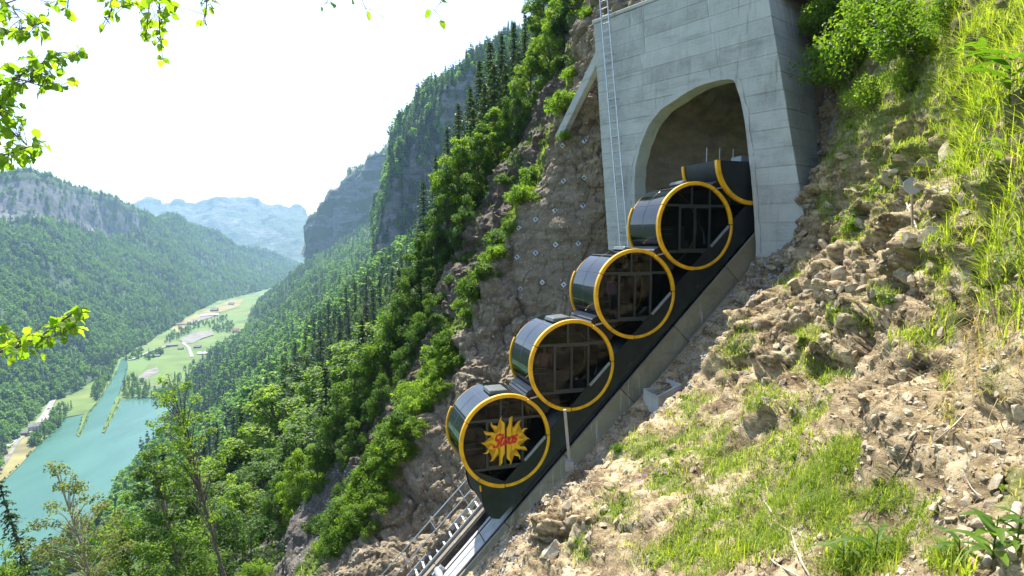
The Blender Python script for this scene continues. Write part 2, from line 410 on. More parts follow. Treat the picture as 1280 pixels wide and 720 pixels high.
ridge = [(-420, 205, 1500), (-200, 215, 1700), (0, 222, 1950), (36, 218, 2050), (62, 224, 2150), (90, 234, 2350), (137, 247, 2600), (155, 258, 2700), (195, 273, 3200), (213, 271, 3350), (245, 280, 3800), (281, 295, 4100), (300, 308, 4300), (347, 316, 4900), (361, 326, 5100), (385, 335, 5400), (430, 345, 5600)]
cbase = [(-420, 262, 1420), (-200, 265, 1620), (0, 270, 1860), (47, 271, 1980), (97, 280, 2300), (144, 296, 2580), (170, 290, 2800), (213, 282, 3250), (245, 290, 3700), (300, 315, 4250), (361, 330, 5000), (430, 350, 5500)]
def mixl(a, b, f, bow=0.0):
    us = sorted(set([p[0] for p in a] + [p[0] for p in b])); A = np.array(a); B = np.array(b); out = []
    for u in us:
        va = np.interp(u, A[:, 0], A[:, 1]); vb = np.interp(u, B[:, 0], B[:, 1]); da = np.log(np.interp(u, A[:, 0], A[:, 2])); db = np.log(np.interp(u, B[:, 0], B[:, 2]))
        out.append((u, va * (1 - f) + vb * f, math.exp(da * (1 - f) + db * f)))
    return out
back = [(u, v + 30, d * 1.25) for u, v, d in ridge]
def n_left(p):
    gul = fbm(p * np.array([.0045, .0045, .0012]), 4); return 34 * gul + 10 * fbm(p * .012, 3)
def veg_left(G):
    px = proj(G); bare = np.zeros(G.shape[:2]); r0 = 4 * 16
    bare[r0 - 1:r0 + 9, :] = 1.0
    bare *= (px[..., 0] < 175) * 1.0
    return bare * (fbm(G.reshape(-1, 3) * .008, 3).reshape(bare.shape) > -.28)
left_o, G_left = sheet('left_mountainside', [foot, mixl(foot, cbase, .25), mixl(foot, cbase, .5), mixl(foot, cbase, .75), cbase, ridge, back], US, [16, 16, 16, 16, 10, 8], M['mountain'], n_left,
                       'forested mountainside with a pale cliff band across the lake', veg_left)
# right slope: v table by depth
UC = [-420, -200, 0, 133, 200, 300, 400, 490, 560, 640, 760]
TB = [(25, [900, 900, 900, 880, 860, 820, 770, 730, 715, 700, 700]), (60, [800, 800, 790, 770, 750, 705, 655, 595, 555, 515, 500]), (150, [780, 780, 775, 740, 710, 645, 545, 472, 420, 370, 350]),
      (300, [770, 770, 765, 705, 655, 575, 462, 382, 335, 295, 270]), (600, [760, 760, 760, 645, 592, 515, 420, 348, 305, 262, 230]), (1000, [620, 620, 620, 540, 522, 462, 388, 330, 288, 240, 195]),
      (1600, [470, 470, 470, 460, 455, 426, 352, 298, 250, 190, 150]), (2300, [425, 425, 425, 420, 415, 402, 318, 262, 215, 150, 110]), (3300, [390, 390, 390, 388, 386, 384, 345, 290, 240, 200, 160])]
rlines = [[(u, v, d) for u, v in zip(UC, vs)] for d, vs in TB]
UR = np.arange(-420, 761, 5.0)
def n_right(p):
    d = np.linalg.norm(p, axis=1); return np.minimum(1, d / 400) * (22 * fbm(p * .005, 4)) + np.minimum(1.0, d / 60) * 1.0 * fbm(p * .12, 3)
def veg_right(G):
    px = proj(G); return (sstep(300, 350, px[..., 0]) * (1 - sstep(95, 150, px[..., 2]))) * 1.3
right_o, G_right = sheet('forest_slope', rlines, UR, 14, M['forestfloor'], n_right, 'steep forested slope falling to the right lake shore', veg_right)
# middle cliff on the right
mcb = [(470, 330, 1100), (487, 335, 860), (500, 330, 840), (560, 310, 800), (640, 260, 740), (770, 150, 700)]
mct = [(470, 290, 1100), (484, 260, 900), (487, 222, 875), (495, 200, 870), (505, 172, 880), (520, 150, 880), (545, 128, 880), (575, 118, 860), (600, 95, 840), (640, 66, 820), (700, 38, 800), (770, 5, 800)]
mcbk = [(u, v - 12, d + 250) for u, v, d in mct]
def veg_cl(G):
    px = proj(G); n = face_cam(G); f = fbm(G.reshape(-1, 3) * .02, 4).reshape(G.shape[:2])
    return (f - .06 > 0) * 1.0
_, G_mc = sheet('right_cliff', [[(u, v + 40, d) for u, v, d in mcb], mcb, mixl(mcb, mct, .5), mct, mcbk], np.arange(470, 771, 2.0), [4, 26, 26, 10], M['cliff'], lambda p: 42 * fbm(p * np.array([.014, .014, .004]), 4) + 10 * (worley(p * np.array([.03, .03, .012]))[2] - .5) + 5 * fbm(p * .06, 3), 'dark wooded cliff rising above the forest slope', veg_cl)
# far cliff on the right
fcb = [(384, 330, 2700), (388, 312, 2550), (400, 308, 2500), (440, 282, 2350), (490, 255, 2250), (560, 235, 2200)]
fct = [(384, 318, 2700), (387, 282, 2560), (391, 272, 2540), (400, 266, 2520), (415, 247, 2480), (430, 229, 2420), (450, 211, 2380), (470, 195, 2330), (493, 183, 2300), (560, 178, 2280)]
_, G_fc = sheet('far_cliff', [[(u, v + 25, d) for u, v, d in fcb], fcb, mixl(fcb, fct, .5), fct, [(u, v + 5, d + 500) for u, v, d in fct]], np.arange(384, 561, 2.0), [4, 14, 14, 8], M['cliff'], lambda p: 60 * fbm(p * np.array([.006, .006, .0025]), 4) + 22 * (worley(p * np.array([.012, .012, .012]))[2] - .5), 'hazy banded cliff at the end of the right mountainside', lambda G: (fbm(G.reshape(-1, 3) * np.array([.004, .004, .02]), 4).reshape(G.shape[:2]) + .02 > 0) * 1.0)
# far range
fr = [(-500, 300), (60, 300), (120, 285), (165, 262), (178, 256), (188, 254), (200, 259), (210, 258), (222, 254), (232, 258), (245, 259), (262, 256), (272, 251), (284, 253), (292, 250), (312, 250), (320, 256), (330, 259), (345, 257), (360, 259), (374, 258), (382, 264), (388, 275), (400, 268), (430, 280), (500, 290), (900, 290)]
frt = [(u, v, 7600) for u, v in fr]
sheet('far_range', [[(u, 352, 5600) for u, v in fr], [(u, 312 + .1 * (v - 250), 6500) for u, v in fr], frt, [(u, v + 12, 8600) for u, v in fr]], np.arange(-100, 500, 1.5), [30, 44, 6], M['farrange'], lambda p: 150 * (.5 - np.abs(fbm(p * .0013, 5))) + 45 * fbm(p * .006, 4), 'pale hazy mountain range closing the valley')
pk = [(630, 60, 1500), (655, 34, 1500), (664, 14, 1500), (672, -6, 1500), (700, -20, 1500), (760, -20, 1500)]
sheet('far_peak', [[(u, 120, 1400) for u, v, d in pk], pk, [(u, v + 10, 1700) for u, v, d in pk]], np.arange(630, 761, 3.0), [16, 5], M['cliff'], lambda p: 10 * fbm(p * .015, 4), 'blue rock peak showing above the trees')

# haze
m, t = new_mat('haze_air'); b = NB(t)
pv = b.n("ShaderNodeVolumePrincipled", inp={'Color': (.44, .72, 1.0, 1), 'Density': 0.82e-4, 'Anisotropy': .1})
o = b.n("ShaderNodeOutputMaterial"); t.links.new(pv.outputs[0], o.inputs['Volume']); M['haze'] = m
hz = MB().box(-13900, 13900, -390, 9390, ZL - 2.5, 760).build('haze', m); tag(hz, 'bluish summer haze filling the valley', kind='stuff')
# ------------------------------------------------------------------ near materials
def concrete(name, base, stain=.5, coord='obj'):
    m, t = new_mat(name); b = NB(t); p = b.pos()
    rnd = b.n("ShaderNodeObjectInfo").outputs['Random']
    f = b.noise(1.3, 6, .6, p); f2 = b.noise(9, 5, .65, p)
    k = b.math('ADD', b.math('MULTIPLY', f, .6), b.math('MULTIPLY', f2, .25)); k = b.math('ADD', k, b.math('MULTIPLY', rnd, .16))
    c = b.ramp(k, [(.3, tuple(x * .68 for x in base)), (.5, base), (.75, tuple(min(1, x * 1.22) for x in base))])
    st = b.n("ShaderNodeMapping", inp={'Vector': p, 'Scale': (2.2, 2.2, .22)}).outputs[0]
    s_ = sm(b, b.noise(1.6, 5, .6, st), .56, .74)
    c = b.mix(b.math('MULTIPLY', s_, stain), c, (base[0] * .62, base[1] * .55, base[2] * .46))
    wsp = sm(b, b.noise(2.7, 5, .7, st), .58, .70)
    hz_ = b.n("ShaderNodeMapping", inp={'Vector': p, 'Scale': (.35, .35, 3.0)}).outputs[0]
    c = b.mix(b.math('MULTIPLY', sm(b, b.noise(1.1, 5, .65, hz_), .52, .72), stain * .55), c, (base[0] * .5, base[1] * .5, base[2] * .48))
    rs_ = sm(b, b.noise(.9, 4, .7, st), .68, .76)
    c = b.mix(b.math('MULTIPLY', rs_, stain * .5), c, (.20, .13, .07))
    c = b.mix(b.math('MULTIPLY', wsp, .45), c, (.62, .62, .58))
    h = b.math('ADD', b.noise(16, 6, .7, p), b.math('MULTIPLY', b.noise(3, 3, .5, p), .5))
    pit = sm(b, b.noise(42, 2, .5, p), .66, .72)
    h = b.math('SUBTRACT', h, b.math('MULTIPLY', pit, .8))
    sx = b.n("ShaderNodeSeparateXYZ", inp={0: p}).outputs[2]
    bd_ = b.math('FRACT', b.math('MULTIPLY', b.math('ADD', sx, b.math('MULTIPLY', b.noise(.8, 2, .5, p), .03)), 7.6)); ln = sm(b, b.math('ABSOLUTE', b.math('SUBTRACT', bd_, .5)), .42, .5)
    h = b.math('SUBTRACT', h, b.math('MULTIPLY', ln, .9))
    b.out(b.bsdf(c, .9, b.bump(h, .45, .014), Specular_IOR_Level=.3)); return m
M['concrete'] = concrete('portal_concrete', (.42, .43, .405), .95)
M['rimconcrete'] = concrete('rim_concrete', (.40, .405, .38), .8)
M['beamconcrete'] = concrete('track_concrete', (.235, .20, .145), .7)
M['slab'] = plain('pale_slab', (.38, .385, .39), .7, .1, 3, bump=.2)
M['steel'] = plain('galvanised_steel', (.52, .54, .56), .42, .12, 12, metallic=.75)
M['greysteel'] = plain('grey_paint_steel', (.30, .32, .34), .5, .1, 8, metallic=.3)
M['rail'] = plain('rail_steel', (.06, .055, .05), .5, .25, 8, metallic=.6)
M['yellow'] = plain('ring_yellow', (.82, .43, .008), .36, .12, 3)
M['emblem'] = plain('emblem_yellow', (.82, .46, .012), .45, .04, 3)
M['red'] = plain('lettering_red', (.62, .025, .02), .45, .03, 3)
M['black'] = plain('train_black', (.004, .006, .007), .12, .1, 2.0)
_b = [n for n in M['black'].node_tree.nodes if n.type == 'BSDF_PRINCIPLED'][0]; _b.inputs['IOR'].default_value = 1.62
for l in list(_b.inputs['Roughness'].links): M['black'].node_tree.links.remove(l)
_b.inputs['Roughness'].default_value = .05
M['blackmat'] = plain('chassis_black', (.010, .014, .017), .5, .3, 2.5)
M['frame'] = plain('door_frame', (.030, .036, .038), .4, .15, 4)
M['hatch'] = plain('hatch_grey', (.10, .115, .115), .3, .1, 4)
M['seat'] = plain('seat_grey', (.16, .16, .17), .6, .1, 4)
def glassmat(name, tint, gl=.06):
    m, t = new_mat(name); b = NB(t)
    tr = b.n("ShaderNodeBsdfTransparent"); tr.inputs[0].default_value = (*tint, 1)
    g = b.n("ShaderNodeBsdfGlossy", inp={'Roughness': .02, 'Color': (.95, .98, 1, 1)})
    lw = b.math('ADD', b.math('MULTIPLY', b.math('POWER', b.n("ShaderNodeLayerWeight", inp={0: .5}).outputs['Facing'], 5.0), .9), .012)
    nz = b.math('MULTIPLY', b.noise(.9, 2, .5, b.objc()), .008)
    fac = b.math('MULTIPLY', b.math('ADD', b.math('ADD', lw, gl), nz), 1.0)
    mx = b.n("ShaderNodeMixShader"); t.links.new(fac, mx.inputs[0]); t.links.new(tr.outputs[0], mx.inputs[1]); t.links.new(g.outputs[0], mx.inputs[2])
    b.out(mx.outputs[0]); return m
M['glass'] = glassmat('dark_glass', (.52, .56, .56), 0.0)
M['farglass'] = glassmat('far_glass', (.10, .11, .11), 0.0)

# ------------------------------------------------------------------ track frame
ALPHA = rad(18)
O1 = P(632, 551, 20.3)
EV = np.array([math.cos(ALPHA), math.sin(ALPHA), 0]); WV = np.array([-math.sin(ALPHA), math.cos(ALPHA), 0])
RT = math.sqrt(.5)
def TF(ta, y, tn):    # track frame -> local (x along horizontal track direction, y across to the far side, z up)
    return (RT * (ta - tn), y, RT * (ta + tn))
def TW(ta, y, tn):    # -> world
    x, yy, z = TF(ta, y, tn); return O1 + EV * x + WV * yy + np.array([0, 0, z])
def near_local(u, v, y=0.0):
    r = P(u, v, 1.0); o = O1 + WV * y; t = (o @ WV) / (r @ WV); p = r * t - O1
    return (p @ EV, y, p[2])
SPC, R0 = 3.37, 1.575

# ------------------------------------------------------------------ train
train = tag(empty('funicular_train', O1, ALPHA), 'black funicular train of round yellow rimmed drum cabins climbing into the tunnel', 'funicular')
def ring_seg(a0, a1, ro, ri, y0, y1):
    n = max(3, int(abs(a1 - a0) / 4)); V = []; F = []
    for k in range(n + 1):
        a = rad(a0 + (a1 - a0) * k / n); c, s = math.cos(a), math.sin(a)
        V += [(ri * c, y0, ri * s), (ro * c, y0, ro * s), (ro * c, y1, ro * s), (ri * c, y1, ri * s)]
    for k in range(n):
        for j in range(4): F.append((4 * k + j, 4 * k + (j + 1) % 4, 4 * k + 4 + (j + 1) % 4, 4 * k + 4 + j))
    F += [(0, 1, 2, 3), (4 * n + 3, 4 * n + 2, 4 * n + 1, 4 * n)]
    return MB().add(V, F)
LC = 2.1
SEGS = [(152, 232, 1.58, 1.455), (233, 268, 1.58, 1.455), (269, 362, 1.565, 1.465), (363, 420, 1.57, 1.445), (421, 511, 1.59, 1.465)]
seg_me = [ring_seg(a0, a1, ro, ri, -.07, .07).mesh('ring_segment', M['yellow'], False, .012) for a0, a1, ro, ri in SEGS]
def drum():
    n = 128; V = []; F = []
    prof = [(.02, 1.50), (.085, 1.532), (.10, 1.535), (.14, 1.535), (.6, 1.535), (1.03, 1.535), (1.045, 1.535), (1.055, 1.528), (1.065, 1.528), (1.075, 1.535), (1.09, 1.535), (1.5, 1.535), (1.96, 1.535), (2.0, 1.535), (2.015, 1.532), (2.08, 1.50)]
    for y, r in prof:
        for k in range(n): a = 2 * math.pi * k / n; V.append((r * math.cos(a), y, r * math.sin(a)))
    for i in range(len(prof) - 1):
        for k in range(n): F.append((i * n + k, i * n + (k + 1) % n, (i + 1) * n + (k + 1) % n, (i + 1) * n + k))
    return MB().add(V, F).mesh('drum', M['black'], True)
drum_me = drum()
drum_seams = [MB().box(1.525, 1.545, .1, 2.0, -.012, .012).mesh('panel_seam', M['rail']) for a in (0,)]
for a in (62, 118, 150, 200):
    ca, sa = math.cos(rad(a)), math.sin(rad(a)); drum_seams.append(MB().beam((1.534 * ca, .1, 1.534 * sa), (1.534 * ca, 2.0, 1.534 * sa), .02, .016, up=(ca, 0, sa)).mesh('panel_seam', M['frame']))
drum_seams = drum_seams[1:]
far_me = [ring_seg(a0, a1, 1.495 if a0 > 260 else 1.58, 1.44, -.05, .05).mesh('ring_segment', M['yellow'], False, .01) for a0, a1, ro, ri in SEGS]
def clip_disc(x0, x1, z0, z1, r, y0, y1):   # rectangle clipped by the disc of radius r and by the skirt line
    ps = []; n = 26
    xs = np.linspace(x0, x1, n); top = []; bot = []
    for x in xs:
        if abs(x) >= r: continue
        hz = math.sqrt(r * r - x * x); a = max(z0, -hz); bb = min(z1, hz)
        a = max(a, x - .95 * math.sqrt(2))      # skirt edge: tn = -.95 -> z = x - .95*sqrt2
        if bb - a > .01: top.append((x, bb)); bot.append((x, a))
    if len(top) < 2: return None
    poly = bot + top[::-1]
    return MB().prism([(x, y0, z) for x, z in poly], (0, y1 - y0, 0))
PANES = [(-1.5, -.68, -.86, .70), (-.60, -.06, -.80, .66), (.02, .56, -.80, .66), (.64, 1.5, -.86, .70), (-1.5, -.2, .78, 1.5), (-.14, .56, .78, 1.5), (.62, 1.5, .78, 1.5), (-1.5, 1.5, -1.5, -.94)]
pane_me = [clip_disc(*q, 1.46, .015, .03) for q in PANES]
pane_me = [q.mesh('pane', M['glass']) for q in pane_me if q]
def bars(y0, y1):
    out = []
    for q in [(-.68, -.60, -.86, .70), (-.06, -.025, -.80, .66), (-.015, .02, -.80, .66), (.56, .64, -.86, .70), (-1.5, 1.5, .70, .78), (-1.5, 1.5, -.94, -.86), (-.60, .56, .655, .70), (-.60, .56, -.86, -.80), (-.2, -.14, .78, 1.5), (.56, .62, .78, 1.5)]:
        c = clip_disc(*q, 1.46, y0, y1)
        if c: out.append(c.mesh('frame_bar', M['frame']))
    return out
bar_me = bars(-.01, .05)
fpane_me = [clip_disc(*q, 1.46, .015, .03) for q in PANES]
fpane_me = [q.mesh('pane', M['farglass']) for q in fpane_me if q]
hatch_me = MB().hexa([(-.36, .35, 1.52), (.36, .35, 1.48), (.36, 1.25, 1.48), (-.36, 1.25, 1.52), (-.30, .42, 1.66), (.30, .42, 1.62), (.30, 1.18, 1.62), (-.30, 1.18, 1.66)]).mesh('roof_hatch', M['hatch'], False, .03)
floor_me = MB().box(-1.15, 1.0, .12, 1.98, -.97, -.92).mesh('cabin_floor', M['seat'])
inrail_me = MB().tube([(-1.25, .32, -.1), (-.72, .32, -.1)], .018, 6).tube([(-1.3, .32, -.28), (-.72, .32, -.28)], .018, 6).mesh('grab_rail', M['steel'], True)
bench_me = MB().box(-1.0, .8, 1.55, 1.95, -.92, -.5).box(-1.0, .8, 1.85, 1.96, -.5, .05).mesh('bench', M['seat'], False, .02)
strip_me = None
for i in range(4):
    c = TF(SPC * i, 0, 0)
    cab = obj('cabin', drum_me, train, c)
    cab["label"] = ['lowest cabin, with the sun emblem on its doors', 'second cabin from the bottom', 'third cabin from the bottom', 'cabin just below the tunnel mouth'][i]
    for me in seg_me: obj('ring_segment', me, cab)
    for me in far_me: obj('ring_segment', me, cab, (0, LC, 0))
    for me in pane_me: obj('pane', me, cab)
    for me in bar_me: obj('frame_bar', me, cab)
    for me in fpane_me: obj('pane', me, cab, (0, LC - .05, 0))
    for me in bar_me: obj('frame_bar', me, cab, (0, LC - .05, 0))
    for me in drum_seams: obj('panel_seam', me, cab)
    obj('roof_hatch', hatch_me, cab, rot=(0, rad([-4, -8, 2, 0, 0][i]), 0)); obj('cabin_floor', floor_me, cab); obj('grab_rail', inrail_me, cab); obj('bench', bench_me, cab)
    # light step strip on the skirt edge
    p0, p1 = TF(-.05, -.035, -.98), TF(1.0, -.035, -.98)
    MB().beam(p0, p1, .05, .085, up=(-RT, 0, RT)).build('step_strip', M['greysteel'], cab)

def half_drum():
    n = 40; V = []; F = []
    for y in (.02, 1.0, 2.08):
        for k in range(n + 1): a = math.pi + math.pi * k / n; V.append((1.53 * math.cos(a), y, 1.53 * math.sin(a)))
    for i in range(2):
        for k in range(n): F.append((i * (n + 1) + k, i * (n + 1) + k + 1, (i + 1) * (n + 1) + k + 1, (i + 1) * (n + 1) + k))
    for y0 in (.02, 2.04):
        m0 = len(V); V += [(1.5 * math.cos(math.pi + math.pi * k / n), y0, 1.5 * math.sin(math.pi + math.pi * k / n)) for k in range(n + 1)] + [(1.5 * math.cos(math.pi + math.pi * k / n), y0 + .04, 1.5 * math.sin(math.pi + math.pi * k / n)) for k in range(n + 1)]
        F += [tuple(range(m0, m0 + n + 1)), tuple(range(m0 + 2 * n + 1, m0 + n, -1))]
    return MB().add(V, F).mesh('goods_platform', M['blackmat'], False)
gp = obj('goods_platform', half_drum(), train, TF(SPC * 4, 0, 0)); gp["label"] = 'open half drum goods platform inside the tunnel'
for y0 in (0, LC):
    for a0, a1 in ((180, 232), (233, 300), (301, 359)): obj('ring_segment', ring_seg(a0, a1, 1.585, 1.44, -.07 + y0, .07 + y0).mesh('ring_segment', M['yellow']), gp)
MB().box(-1.45, 1.45, .1, 2.0, -.25, -.2).build('deck', M['seat'], gp)
for x in (-.62, -.02, .62):
    MB().tube([(x, 1.9, -.2), (x, 1.9, .75)], .022, 6).build('stanchion', M['slab'], gp)
MB().box(.2, .75, .9, 1.5, -.2, .35).build('equipment_box', M['greysteel'], gp, False, .03)
MB().box(.62, .72, .8, .88, -.2, .4).build('marker_post', M['emblem'], gp)
# skirt / chassis, outline in the near face plane
sk = [near_local(u, v) for u, v in [(592, 588), (598, 602), (601, 618), (604, 634), (609, 643), (616, 648), (624, 648.5)]]
end_lo = TF(SPC * 4 + 2.4, 0, -1.9); end_hi = TF(SPC * 4 + 2.4, 0, -.95)
poly = [(p[0], -.025, p[2]) for p in sk] + [(end_lo[0], -.025, end_lo[2]), (end_hi[0], -.025, end_hi[2])]
st = TF(-1.0, 0, -.95); poly.append((st[0], -.025, st[2]))
MB().prism(poly, (0, .05, 0)).build('side_skirt', M['blackmat'], train)
inner = [(p[0] * .98 + .02, .03, p[2] * .98) for p in sk[1:]] + [(end_lo[0], .03, end_lo[2] + .05), (end_hi[0], .03, end_hi[2] - .7), (TF(-1.0, 0, -1.45)[0], .03, TF(-1.0, 0, -1.45)[2])]
MB().prism(inner, (0, LC - .02, 0)).build('chassis', M['blackmat'], train)
fp = [(p[0], LC + .02, p[2]) for p in [(q[0], 0, q[2]) for q in sk]] + [(end_lo[0], LC + .02, end_lo[2]), (end_hi[0], LC + .02, end_hi[2]), (st[0], LC + .02, st[2])]
MB().prism(fp, (0, .04, 0)).build('side_skirt', M['blackmat'], train)
# skirt panel seams and screws, yellow marker, coupling bellows
for k in range(7):
    ta = -.9 + 2.35 * k
    MB().beam(TF(ta, -.029, -1.0), TF(ta, -.029, -1.86), .012, .012, up=(0, 1, 0)).build('panel_seam', M['rail'], train)
for k, (ta, tn) in enumerate([(4.8, -1.62), (8.6, -1.64)]):
    MB().beam(TF(ta, -.03, tn), TF(ta + .16, -.03, tn), .10, .02, up=(0, 1, 0)).build('latch', M['frame'], train)
MB().beam(near_local(600, 607, -.03), near_local(601, 614, -.03), .04, .06, up=(0, 1, 0)).build('marker', M['emblem'], train)
for i in range(4):
    ta = SPC * (i + .5)
    for q in range(5):
        f = 1 - .06 * abs(q - 2)
        MB().box(-.055, .055, .14, 1.95, -.42 * f, .62 * f).build('bellows', M['blackmat'], train, loc=TF(ta - .24 + .12 * q, 0, -.1), rot=(0, -rad(45), 0))
    MB().beam(TF(ta - .12, .0, .36), TF(ta + .12, .0, .20), .04, .05, up=(0, 1, 0)).build('link_rod', M['steel'], train)
# emblem (two halves) with lettering
def flame(a, r0, r1, wd, curl):
    pl, pr = [], []
    for k in range(9):
        t = k / 8; r = r0 + (r1 - r0) * t; aa = a + curl * math.sin(t * math.pi * 1.5) * .16; wv = wd * (1 - t) ** .75
        pl.append((r * math.cos(aa + wv), r * math.sin(aa + wv))); pr.append((r * math.cos(aa - wv), r * math.sin(aa - wv)))
    return pl, pr
cab0 = [o for o in train.children if o.name == 'cabin'][0]
def flat_shape(poly, y0=-.004, th=.012):
    bm = bmesh.new(); f = bm.faces.new([bm.verts.new((x, y0, z)) for x, z in poly]); bmesh.ops.triangulate(bm, faces=[f], ngon_method='EAR_CLIP')
    r = bmesh.ops.extrude_face_region(bm, geom=bm.faces[:]); bmesh.ops.translate(bm, verts=[v for v in r['geom'] if isinstance(v, bmesh.types.BMVert)], vec=(0, -th, 0))
    bmesh.ops.recalc_face_normals(bm, faces=bm.faces); return bm
for side in (-1, 1):
    pts = []; NFl = 7; lobe = math.pi / NFl; q = 9; rc_, L_ = .42, .44
    for k in range(NFl):
        a0, a1 = (k + .06) * lobe, (k + .92) * lobe; tip = (k + .5 - .12) * lobe
        pts.append((rc_, (k + .0) * lobe + .01))
        side1 = [(rc_ + L_ * t, a0 + (tip - a0) * t ** .75 - .16 * lobe * math.sin(2 * math.pi * t)) for t in np.linspace(0, 1, q)]
        side2 = [(rc_ + L_ * t, a1 + (tip - a1) * t ** .75 - .16 * lobe * math.sin(2 * math.pi * t)) for t in np.linspace(0, 1, q)]
        pts += side1 + side2[::-1][1:]
    pts.append((rc_, math.pi - .005))
    poly = []
    for r, a in pts:
        a2 = math.pi / 2 + a if side < 0 else -math.pi / 2 + a       # counter-clockwise round the sun
        x, z = r * math.cos(a2), r * math.sin(a2); poly.append((min(x, -.035) if side < 0 else max(x, .035), z))
    bm = flat_shape(poly)
    me = bpy.data.meshes.new('emblem_half'); bm.to_mesh(me); bm.free(); me.materials.append(M['emblem']); obj('emblem_half', me, cab0)
def ell(cx, cz, rx, rz, a0, a1, n=18): return [(cx + rx * math.cos(rad(a0 + (a1 - a0) * k / n)), cz + rz * math.sin(rad(a0 + (a1 - a0) * k / n))) for k in range(n + 1)]
letters = [
    (0.00, [ell(.13, .27, .10, .085, 20, 250) + ell(.10, .10, .11, .10, 70, -170)]),                                   # S
    (0.25, [[(.05, .34), (.05, .20), (.05, .06), (.08, .0), (.13, .01), (.17, .05)], [(-.03, .21), (.15, .22)]]),      # t
    (0.42, [ell(.09, .10, .08, .10, 60, 420), [(.13, .18), (.20, .15)]]),                                              # o
    (0.62, [ell(.09, .10, .08, .10, 60, 420), [(.13, .18), (.20, .15)]]),                                              # o
    (0.82, [ell(.075, .155, .06, .05, 20, 255) + ell(.06, .052, .065, .052, 75, -165)])]                              # s
for x0, strokes in letters:
    mb = MB()
    for s_ in strokes:
        n = len(s_); V = []; F = []
        for k, (x, z) in enumerate(s_):
            q0 = s_[max(0, k - 1)]; q1 = s_[min(n - 1, k + 1)]; tx, tz = q1[0] - q0[0], q1[1] - q0[1]; L = math.hypot(tx, tz) + 1e-9
            wd = .030 + .014 * abs(tz / L); nx, nz = -tz / L * wd, tx / L * wd
            for sg in (-1, 1):
                X, Z = x + sg * nx, z + sg * nz; X = (x0 + X) * .84 - .44 + Z * .30; Z = Z * 1.12 - .12 + X * .16
                V += [(X, -.022, Z), (X, -.015, Z)]
        for k in range(n - 1):
            a = 4 * k; F += [(a, a + 2, a + 6, a + 4), (a + 1, a + 5, a + 7, a + 3), (a, a + 4, a + 5, a + 1), (a + 2, a + 3, a + 7, a + 6)]
        mb.add(V, F)
    mb.build('letter', M['red'], cab0)

# ------------------------------------------------------------------ track
TA0, TA1 = -11.0, 17.0
track = tag(empty('funicular_track', O1, ALPHA), 'steep funicular track with dark rails, pale slabs and concrete edge beam', 'railway track')
def tbar(ta0, ta1, y0, y1, n0, n1, name, mat, parent, bevel=0.0):
    c = [TF(ta, y, n) for n in (n0, n1) for ta, y in ((ta0, y0), (ta1, y0), (ta1, y1), (ta0, y1))]
    return MB().hexa(c).build(name, mat, parent, False, bevel)
k = 0; ta = TA0
while ta < TA1:       # edge beam cast in lengths
    tbar(ta + .01, ta + 2.99, -.10, .02, -3.3, -1.96, 'edge_beam', M['beamconcrete'], track, .02)
    tbar(ta + .01, ta + 2.99, -.55, -.10, -3.5, -2.72 - .03 * (k % 3), 'footing', M['beamconcrete'], track, .03); k += 1
    tbar(ta + .01, ta + 2.99, 2.0, 2.25, -2.9, -2.12, 'edge_beam', M['beamconcrete'], track, .02)
    ta += 3.0
tbar(TA0, TA1, .02, 2.0, -3.0, -2.35, 'track_bed', M['beamconcrete'], track)
ta = TA0
while ta < TA1:
    tbar(ta + .015, ta + 1.985, .50, 1.46, -2.35, -2.16, 'slab', M['slab'], track, .015); ta += 2.0
for y in (.26, 1.74):
    tbar(TA0, TA1, y - .07, y + .07, -2.35, -2.30, 'rail_foot', M['rail'], track)
    tbar(TA0, TA1, y - .035, y + .035, -2.30, -2.05, 'rail', M['rail'], track)
    ta = TA0 + .3
    while ta < 1.0:
        tbar(ta, ta + .16, y - .15, y + .15, -2.352, -2.27, 'rail_clip', M['greysteel'], track); ta += .9
# sheave next to the slab
for ta in (-4.9, -9.0):
    MB().tube([TF(ta, .55, -1.98), TF(ta, 1.4, -1.98)], .13, 14).build('cable_roller', M['greysteel'], track, True)
    tbar(ta - .22, ta + .22, .58, .66, -2.16, -1.9, 'roller_bracket', M['steel'], track); tbar(ta - .22, ta + .22, 1.3, 1.38, -2.16, -1.9, 'roller_bracket', M['steel'], track)
MB().tube([TF(TA0, 1.0, -2.02), TF(-1.5, 1.0, -2.02)], .022, 6).build('haul_cable', M['rail'], track, True)
# service stair
stair = tag(empty('service_stair', TW(-5, 2.6, -2.2), ALPHA), 'galvanised open service stair climbing beside the track', 'stair')
off = Vector(TF(-5, 2.6, -2.2))
def tsub(mb, name, mat, parent, o_, **kw):
    o = mb.build(name, mat, parent, **kw); o.location = -o_; return o
for y in (2.32, 2.98):
    c = [TF(ta, yy, n) for n in (-2.22, -2.02) for ta, yy in ((TA0, y - .02), (TA1 - 3, y - .02), (TA1 - 3, y + .02), (TA0, y + .02))]
    tsub(MB().hexa(c), 'stringer', M['steel'], stair, off)
c0 = Vector(TF(0, 0, -2.1)); tread = MB().box(-.04, .04, 2.34, 2.96, -.012, .012).mesh('tread', M['greysteel'])
ta = TA0 + .2
while ta < 4:
    p = Vector(TF(ta, 0, -2.08)); obj('tread', tread, stair, p - off); ta += .36
